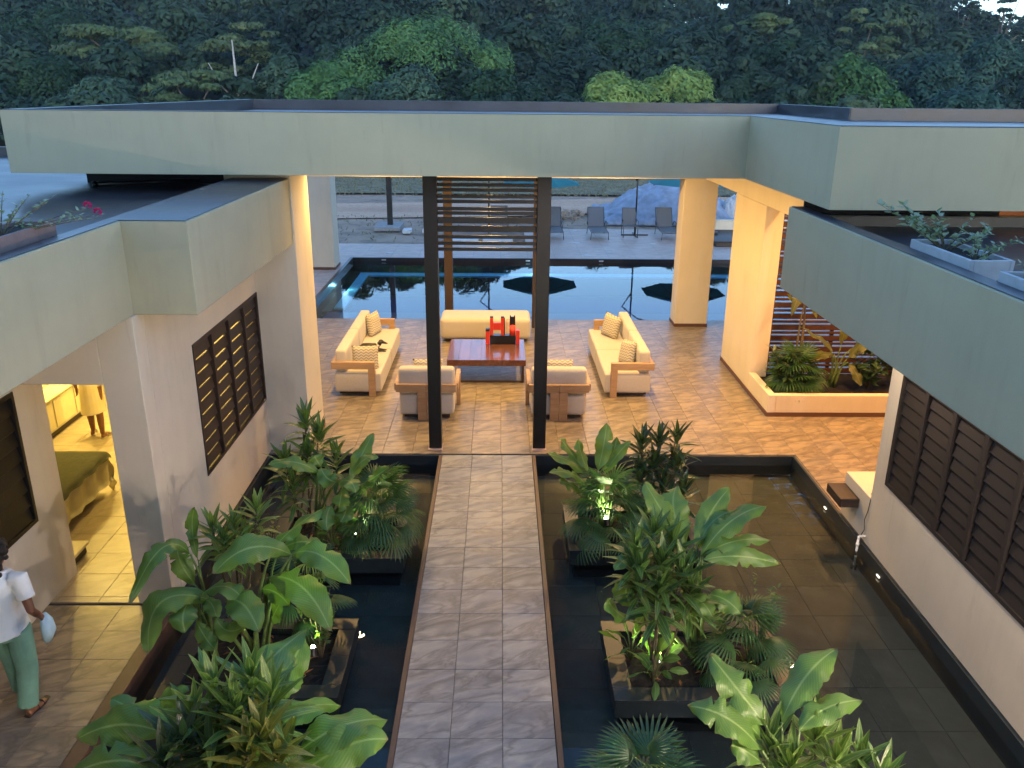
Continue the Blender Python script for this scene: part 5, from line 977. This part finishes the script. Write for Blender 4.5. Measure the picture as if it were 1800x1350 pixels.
# ------------------------------------------------------------------ bedroom furniture
t = empty('bed', (-6.3, 9.9, 0), label='bed with pale cover and green throw seen through the lit doorway', cat='bed')
M['throw'] = m_simple('green_throw', (.16, .165, .10), .95, scale=20, bump=.3); M['sheet'] = m_simple('ivory_bed_cover', (.72, .66, .48), .95, scale=12, var=.04, bump=.2)
bx('base', M['dark_wood'], t, -7.2, -5.52, 8.9, 10.22, .0, .10); soft('mattress', t, -7.25, -5.32, 8.75, 10.36, .10, .56, r=.06, mat='sheet')
def cover(name, x0, x1, y0, y1, ztop, drop, mat):
    m = MB(); nx, ny = 26, 26; g = {}
    for i in range(nx + 1):
        for j in range(ny + 1):
            x, y = x0 + (x1 + drop - x0) * i / nx, y0 - drop + (y1 - y0 + 2 * drop) * j / ny; ex, ey = max(0, x - x1), max(0, y0 - y, y - y1); fold = .022 * math.sin(y * 17 + x * 3) * min(1, ex / .1) + .02 * math.sin(x * 19) * min(1, ey / .1)
            z = ztop - (ex ** 2 + ey ** 2) ** .5 if (ex or ey) else ztop; g[i, j] = m.bm.verts.new((min(x, x1) + min(ex, .05) * .6 + fold, max(min(y, y1), y0) + (min(ey, .05) * .5 + fold) * (1 if y > y1 else (-1 if y < y0 else 0)), z + .008 * noise.noise((x * 6, y * 6, 0))))
    for i in range(nx):
        for j in range(ny): m.bm.faces.new((g[i, j], g[i + 1, j], g[i + 1, j + 1], g[i, j + 1]))
    bmesh.ops.solidify(m.bm, geom=list(m.bm.faces), thickness=.012); return m.build(name, mat, t, True)
cover('bed_skirt', -7.1, -5.31, 8.75, 10.36, .572, .42, M['sheet']); cover('throw', -6.5, -5.285, 9.0, 10.375, .592, .09, M['throw'])
t = empty('dresser', (-7.05, 12.9, 0), label='long low cream dresser against the far bedroom wall', cat='dresser')
bx('plinth', M['dark_wood'], t, -7.29, -7.00, 11.0, 13.5, .0, .10); bx('cabinet', M['wall_in'], t, -7.29, -6.97, 10.9, 13.6, .101, .62, bev=.008); bx('top', M['sheet'], t, -7.295, -6.94, 10.88, 13.62, .621, .65)
for k in range(4): bx('drawer', M['sheet'], t, -6.968, -6.955, 10.95 + k * .66, 11.57 + k * .66, .14, .59)
t = empty('bedroom_bench', (-5.1, 8.7, 0), label='low cream step with dark underside just inside the doorway', cat='bench'); bx('top', M['sheet'], t, -5.3, -4.86, 8.42, 8.78, .10, .14); bx('base', M['dark_wood'], t, -5.28, -4.89, 8.44, 8.75, 0, .099)

# ------------------------------------------------------------------ pool terrace
M['mesh'] = m_simple('grey_sling_fabric', (.13, .13, .135), .8, scale=60, var=.15); M['grey_metal'] = m_simple('grey_metal', (.16, .155, .15), .4, 1.0)
def lounger(x, y, label, s=1.0):
    t = empty('sun_lounger', (x, y, 0), label=label, cat='sun lounger', group='grey sun loungers in a row beyond the pool')
    MB().box(-.29, .29, -.95, .42, .29, .305, bev=.003).build('seat', M['mesh'], None).parent = t
    b = local(MB().box(-.29, .29, 0, .78, -.008, .008, bev=.003), 'backrest', M['mesh'], t); b.location = (0, .43, .305); b.rotation_euler = (R(56), 0, 0)
    f = MB()
    for s_ in (-1, 1):
        f.tube([(s_ * .31, -.97, .27), (s_ * .31, .45, .30), (s_ * .31, .88, .96)], .016, 8)
        for yy in (-.9, .55): f.tube([(s_ * .31, yy, .28), (s_ * .33, yy + .02, 0)], .014, 8)
        f.tube([(s_ * .33, -.05, .30), (s_ * .36, .0, .50), (s_ * .36, .42, .52), (s_ * .33, .50, .36)], .016, 8)
    f.tube([(-.31, -.97, .27), (.31, -.97, .27)], .014, 8).tube([(-.31, .88, .96), (.31, .88, .96)], .014, 8); local(f, 'frame', M['grey_metal'], t, True); return t
lounger(3.66, 31.7, 'grey sun lounger beyond the pool standing free left of the upright chair'); lounger(6.28, 31.7, 'grey sun lounger beyond the pool next to the square column'); lounger(2.0, 31.7, 'grey sun lounger beyond the pool half hidden by the black post'); lounger(-.05, 31.9, 'grey sun lounger beyond the pool behind the slats'); lounger(7.75, 31.9, 'grey sun lounger beyond the pool right behind the square column')
def sling_chair(x, y):
    t = empty('garden_chair', (x, y, 0), label='upright grey sling armchair between the loungers beyond the pool', cat='chair')
    local(MB().box(-.25, .25, -.25, .22, .41, .425, bev=.003), 'seat', M['mesh'], t); b = local(MB().box(-.25, .25, 0, .62, -.008, .008, bev=.003), 'backrest', M['mesh'], t); b.location = (0, .22, .44); b.rotation_euler = (R(76), 0, 0); f = MB()
    for s_ in (-1, 1): f.tube([(s_ * .27, -.28, 0), (s_ * .27, -.25, .62), (s_ * .27, .2, .64), (s_ * .27, .24, .44)], .014, 8).tube([(s_ * .27, .24, 0), (s_ * .27, .22, .44), (s_ * .26, .37, 1.03)], .014, 8)
    f.tube([(-.26, .37, 1.03), (.26, .37, 1.03)], .014, 8).tube([(-.27, .22, .41), (.27, .22, .41)], .012, 8); local(f, 'frame', M['grey_metal'], t, True)
sling_chair(4.86, 31.55)
M['teal'] = m_simple('teal_parasol_cloth', (.05, .30, .32), .8, var=.08, scale=3)
def parasol(x, y, label, side=1, r=1.65, h=2.35):
    t = empty('cantilever_parasol', (x, y, 0), label=label, cat='parasol', group='teal cantilever parasols beyond the pool')
    local(MB().box(-.5, .5, -.03, .03, .0, .04).box(-.03, .03, -.5, -.031, .0, .04).box(-.03, .03, .031, .5, .0, .04), 'base', M['black_steel'], t); local(MB().tube([(0, 0, .03), (0, 0, 3.0)], .032, 10), 'pole', M['black_steel'], t, True)
    cx_ = side * 2.0; local(MB().tube([(0, 0, 2.0), (-.35 * side, 0, 2.55), (side * .3, 0, 3.05), (side * 1.2, 0, 3.25), (cx_, 0, 3.2), (cx_, 0, h + .45)], .028, 8), 'arm', M['black_steel'], t, True)
    m = MB(); n = 8; top = m.bm.verts.new((cx_, 0, h + .42)); V = []
    for k in range(n): a = 2 * math.pi * (k + .5) / n; V.append((m.bm.verts.new((cx_ + math.cos(a) * r * .55, math.sin(a) * r * .55, h + .22)), m.bm.verts.new((cx_ + math.cos(a) * r, math.sin(a) * r, h - .02))))
    for k in range(n): a, b = V[k], V[(k + 1) % n]; m.bm.faces.new((top, a[0], b[0])); m.bm.faces.new((a[0], a[1], b[1], b[0]))
    bmesh.ops.solidify(m.bm, geom=list(m.bm.faces), thickness=.008); local(m, 'canopy', M['teal'], t)
    for k in range(n): a = 2 * math.pi * (k + .5) / n; local(MB().tube([(cx_, 0, h + .40), (cx_ + math.cos(a) * r * .55, math.sin(a) * r * .55, h + .20), (cx_ + math.cos(a) * (r - .01), math.sin(a) * (r - .01), h - .045)], .009, 5), 'rib', M['black_steel'], t)
parasol(5.12, 31.9, 'teal cantilever parasol beside the upright chair beyond the pool', 1, 1.65, 1.98); parasol(-.45, 32.6, 'teal cantilever parasol whose canopy shows beside the slatted portal', 1, 1.55, 1.86)
lamp('underwater_lamp', 'POINT', (-4.6, 24.4, -.30), .8, (.45, .9, 1), .05); lamp('underwater_lamp', 'POINT', (1.2, 27.0, -.28), 2, (.45, .9, 1), .05)
# tarpaulin heaps
M['tarp'] = m_simple('blue_white_plastic_sheet', (.42, .50, .62), .35, scale=2.5, var=.3, bump=.2)
def heap(x0, y0, rx, ry, h, label, mat='tarp', seed=0, skew=.4):
    nx, ny = 60, 36; m = MB(); g = {}
    for i in range(nx + 1):
        for j in range(ny + 1):
            u, v = i / nx * 2 - 1, j / ny * 2 - 1; rr = math.hypot(u, v); e = max(0, 1 - max(abs(u), abs(v)) ** 2.2); e2 = max(0.0, 1 - (abs(u - skew * .5) ** 1.6 + abs(v) ** 1.8))
            z = h * (.35 * e + .65 * e2 ** .8) * (1 + .25 * noise.noise((u * 2, v * 2, seed))) + .10 * h * abs(noise.noise((u * 6 + v * 3, v * 5, seed + 3))) * (e > 0) * 2 - .04; z += (.07 * abs(math.sin((u * 13 + v * 6 + noise.noise((u * 2, v * 2, 9)) * 7))) + .05 * abs(math.sin(v * 17 - u * 5 + 4 * noise.noise((u * 3, v, 4))))) * e
            g[i, j] = m.bm.verts.new((x0 + u * rx * (1 + .1 * noise.noise((v * 3, 1, seed))), y0 + v * ry * (1 + .1 * noise.noise((u * 3, 4, seed))), z))
    for i in range(nx):
        for j in range(ny): m.bm.faces.new((g[i, j], g[i + 1, j], g[i + 1, j + 1], g[i, j + 1]))
    bmesh.ops.solidify(m.bm, geom=list(m.bm.faces), thickness=.01); return m.build('tarpaulin' if mat == 'tarp' else 'plastic_sack', M[mat], None, True, label=label, cat='tarpaulin' if mat == 'tarp' else 'sack')
heap(7.2, 37.2, 2.9, 2.6, 1.5, 'crumpled blue-white plastic sheet covering a mound behind the loungers'); heap(9.9, 36.0, .75, .8, .95, 'white plastic sack on the dirt right of the square column', 'white', 5)
def rubble():
    m = MB(); g = random.Random(11)
    for k in range(420):
        x, y = g.uniform(2.0, 14), g.gauss(37.4, .8); s = g.uniform(.03, .13); bmesh.ops.create_icosphere(m.bm, subdivisions=1, radius=s, matrix=Matrix.Translation((x, y, s * .2)) @ Matrix.Rotation(g.uniform(0, 3), 4, 'X') @ Matrix.Diagonal((1, g.uniform(.6, 1.2), g.uniform(.4, .8), 1)))
    m.build('rubble', M['ground'], None, label='band of dark rubble and stones on the dirt beyond the loungers', kind='stuff')
rubble()
t = empty('garden_wall', (9.3, 32.3, 0), label='low rendered wall with pale coping beyond the pool at the far right', cat='wall'); bx('wall', M['wall'], t, 8.1, 11, 32.2, 32.4, .0, .52); bx('coping', M['wall_in'], t, 8.08, 11.02, 32.18, 32.42, .521, .56)
t = empty('timber_deck', (9.0, 30.7, 0), label='low dark timber platform in front of the low wall beyond the pool', cat='platform')
for k in range(12): bx('board', M['dark_wood'], t, 7.6, 11, 29.5 + k * .22, 29.5 + k * .22 + .21, .16, .20)
bx('frame', M['dark_wood'], t, 7.65, 10.95, 29.52, 32.1, .0, .158)
M['conc2'] = m_simple('grey_concrete', (.26, .25, .24), .9, var=.2); t = empty('square_post', (-4.38, 33.3, 0), label='dark square post standing on a concrete slab on the dirt left of the portal', cat='post'); bx('slab', M['conc2'], t, -4.95, -3.92, 32.75, 34.3, -.05, .10, bev=.02); bx('post', M['black_steel'], t, -4.48, -4.28, 33.4, 33.6, .10, 3.6)
M['conc'] = m_simple('pale_concrete', (.55, .55, .54), .8)
for x, y, l in ((-3.6, 32.5, 'small pale concrete pad on the dirt beside the dark post'), (-2.85, 32.6, 'small pale concrete pad next to the left black portal post')): bx('concrete_pad', M['conc'], None, x - .16, x + .16, y - .28, y + .28, -.05, .09, bev=.01, label=l, cat='concrete pad')
for x, l in ((-1.35, 'pale paving slab on the dirt behind the slats, left'), (-.1, 'pale paving slab on the dirt behind the slats, middle')): bx('paving_slab', M['conc'], None, x - .55, x + .55, 30.4, 31.3, -.08, .02, bev=.01, label=l, cat='paving slab')
for x, y, l in ((-3.71, 27.92, 'white round deck cover left of the portal beyond the pool'), (2.9, 27.74, 'white round deck cover beyond the pool just right of the portal'), (2.75, 30.1, 'small white deck cover between the first loungers'), (5.5, 30.0, 'small white deck cover in front of the upright chair'), (2.9, 32.9, 'small white deck cover behind the loungers near the dirt edge')):
    MB().tube([(x, y, .0), (x, y, .012)], .13, 20).build('deck_cover', M['conc'], None, label=l, cat='deck cover')
for x, l in ((-3.8, 'small pool light on the far pool wall at the left'), (.9, 'small pool light on the far pool wall right of the portal'), (3.3, 'small pool light on the far pool wall behind the right sofa')):
    MB().box(x - .07, x + .07, 27.085, 27.098, -.085, -.045).build('pool_light', M['conc'], None, label=l, cat='pool light')

# ------------------------------------------------------------------ things on the roofs and the pond edge
def roof_planter(x0, x1, y0, y1, z0, z1, mat, label):
    t = empty('roof_planter', ((x0 + x1) / 2, (y0 + y1) / 2, z0), label=label, cat='planter'); w = .03; zm = z0 + (z1 - z0) * .38
    bx('foot', M[mat], t, x0 + .03, x1 - .03, y0 + .03, y1 - .03, z0, zm, bev=.006)
    for a in ((x0, x0 + w, y0, y1), (x1 - w, x1, y0, y1), (x0 + w, x1 - w, y0, y0 + w), (x0 + w, x1 - w, y1 - w, y1)): bx('side', M[mat], t, *a, zm + .012, z1, bev=.003)
    bx('soil', M['soil'], t, x0 + w, x1 - w, y0 + w, y1 - w, zm + .002, z1 - .035); return t
M['pot_b'] = m_simple('pale_blue_grey_concrete', (.36, .40, .43), .7, scale=10, var=.1); M['pot_r'] = m_simple('terracotta_brown_concrete', (.20, .14, .13), .75, scale=10, var=.12)
roof_planter(3.30, 3.62, 5.78, 6.68, 3.87, 4.12, 'pot_b', 'pale grey trough planter with two small shrubs on the right roof'); roof_planter(3.30, 3.62, 4.5, 5.42, 3.87, 4.12, 'pot_b', 'pale grey trough planter cut by the right edge of the picture on the right roof')
roof_planter(-4.05, -3.70, 5.4, 7.04, 3.87, 4.16, 'pot_r', 'brown trough planter with bougainvillea on the left roof')
twig_shrub(3.45, 6.42, 4.06, 'feathery shrub with drooping left branches in the trough on the right roof', .25, .2, 260, 'pale_leaf', .062, arch=[(3.2, 6.75, 4.38), (3.15, 6.5, 4.30), (3.05, 6.9, 4.36), (3.35, 6.5, 4.32), (3.6, 6.4, 4.30), (3.75, 6.3, 4.27), (3.2, 6.6, 4.26), (3.45, 6.6, 4.33)], trunk=.018)
twig_shrub(3.45, 5.98, 4.06, 'small round-leaved shrub at the near end of the trough on the right roof', .25, .2, 180, 'pale_leaf', .042, arch=[(3.5, 6.05, 4.30), (3.38, 5.95, 4.22), (3.62, 5.95, 4.22), (3.68, 5.9, 4.20), (3.45, 6.1, 4.2), (3.5, 5.9, 4.16)], trunk=.015)
twig_shrub(3.45, 5.3, 4.06, 'wispy twig of the trough at the right edge of the picture', .2, .14, 50, 'pale_leaf', .04, trunk=.012)
bo = twig_shrub(-3.88, 6.55, 4.1, 'bougainvillea with long arching branch and magenta flowers on the left roof', .3, .2, 190, 'pale_leaf', .05, arch=[(-3.30, 7.1, 4.22), (-3.38, 7.05, 4.28), (-3.95, 6.7, 4.40), (-3.75, 6.75, 4.38), (-4.1, 6.5, 4.35), (-3.6, 6.85, 4.36), (-4.0, 6.2, 4.25)], trunk=.022, name='bougainvillea')
M['magenta'] = m_simple('magenta_flower', (.45, .015, .12), .7)
for p in ((-3.42, 7.06, 4.29), (-3.34, 7.05, 4.24)):
    m = MB()
    for k in range(16): a = k * 2.4; e = -.6 + 1.8 * (k / 16); d = V3(math.cos(a) * math.cos(e), math.sin(a) * math.cos(e), math.sin(e)); c = V3(*p) + d * .02; s_ = d.orthogonal().normalized() * .018; m.poly([tuple(c - s_), tuple(c + d * .022 - s_ * .2), tuple(c + s_), tuple(c - d * .004)])
    m.build('flower', M['magenta'], bo)
twig_shrub(-3.85, 6.85, 4.1, 'low green weeds at the end of the brown trough on the left roof', .1, .12, 50, 'croton_l', .03, trunk=.008)
MB().tube([(-5.62, 11.9, 3.93), (-4.4, 12.55, 3.93)], .035, 10).tube([(-5.65, 11.885, 3.93), (-5.60, 11.91, 3.93)], .045, 10).build('roof_pipe', M['black'], None, True, label='black pipe lying on the left roof under the hall overhang', cat='pipe')
bx('cantilever_step', M['dark_wood'], None, 4.26, 4.498, 9.30, 9.76, .32, .44, bev=.006, label='dark brown timber block projecting over the pond from the masonry bench', cat='timber block')
t = empty('water_pipe', (4.4, 9.0, -.3), label='white plastic water pipe with elbow rising from the pond at the right wall', cat='pipe'); M['pvc'] = m_simple('white_pvc', (.72, .74, .74), .35)
MB().tube([(4.40, 8.97, -.34), (4.40, 8.97, .06)], .014, 10).tube([(4.40, 8.97, .06), (4.41, 8.99, .085), (4.44, 9.0, .09), (4.498, 9.0, .09)], .014, 10).build('pipe', M['pvc'], t, True)
MB().tube([(4.40, 8.97, -.03), (4.40, 8.97, .01)], .020, 10).build('coupling', M['pvc'], t, True); MB().tube([(4.40, 8.97, -.345), (4.40, 8.97, -.29)], .04, 12).build('foot', M['black'], t, True); MB().tube([(4.40, 8.97, -.16), (4.40, 8.97, -.10)], .0155, 10).build('dark_joint', M['black'], t, True)
MB().tube([(4.56, 9.12, .60), (4.515, 9.05, .597), (4.49, 9.01, .56), (4.485, 9.02, .42), (4.48, 9.06, .28), (4.485, 9.03, .16), (4.44, 9.0, .105)], .005, 6).tube([(4.62, 9.2, .605), (4.56, 9.12, .60)], .02, 8).build('cable', M['black'], None, True, label='thin black cable hanging down the right wall to the water pipe', cat='cable')
M['pale_lens'] = m_emit('pale_lens', (1, .85, .6), .7)
for y, l in ((10.17, 'narrow wall light in the pond wall below the timber block'), (8.47, 'narrow wall light in the pond wall nearer than the water pipe')): bx('pond_light', M['pale_lens'], None, 4.455, 4.464, y - .035, y + .035, -.15, -.135, bev=.001, label=l, cat='wall light')
MB().tube([(2.55, 11.05, -.165), (2.55, 11.05, -.158)], .07, 20).build('floating_disc', M['conc'], None, label='small pale round disc in the pond beside the tall dark shrub', cat='disc')
# fallen leaves in planters
def litter():
    m = MB(); g = random.Random(2)
    for k in range(60):
        x, y = g.choice([(-2.6, -1.3, 8.7, 9.5), (1.05, 2.3, 8.9, 9.6), (1.25, 2.6, 6.3, 7.1), (-2.9, -1.65, 6.35, 7.15)])[0:2], 0
        b = g.choice([(-2.6, -1.3, 8.7, 9.5), (1.05, 2.3, 8.9, 9.6), (1.25, 2.6, 6.3, 7.1), (-2.9, -1.65, 6.35, 7.15)]); cx_, cy_ = g.uniform(b[0], b[1]), g.uniform(b[2], b[3]); a = g.uniform(0, 6.28); l, w_ = g.uniform(.03, .07), .014; dx, dy = math.cos(a), math.sin(a); z = .02 + g.uniform(0, .02)
        m.poly([(cx_ - dx * l, cy_ - dy * l, z), (cx_ + dy * w_, cy_ - dx * w_, z + .012), (cx_ + dx * l, cy_ + dy * l, z + .006), (cx_ - dy * w_, cy_ + dx * w_, z + .01)])
    m.build('leaf_litter', M['tan'], None, label='dry brown fallen leaves scattered on the planter soil', kind='stuff')
litter()
def haze():
    k = bpy.data.materials.new('air_haze'); k.use_nodes = True; nt = k.node_tree; nt.nodes.remove(nt.nodes['Principled BSDF']); v = nt.nodes.new('ShaderNodeVolumePrincipled')
    v.inputs['Color'].default_value = (.62, .78, 1, 1); v.inputs['Density'].default_value = HAZE; v.inputs['Anisotropy'].default_value = 0
    nt.links.new(v.outputs[0], nt.nodes['Material Output'].inputs['Volume'])
    o = MB().box(-720, 720, -90, 920, -1.5, 62).build('haze', k, None, kind='stuff', label='thin bluish evening haze over the wooded hillside')
HAZE = .00028
haze()
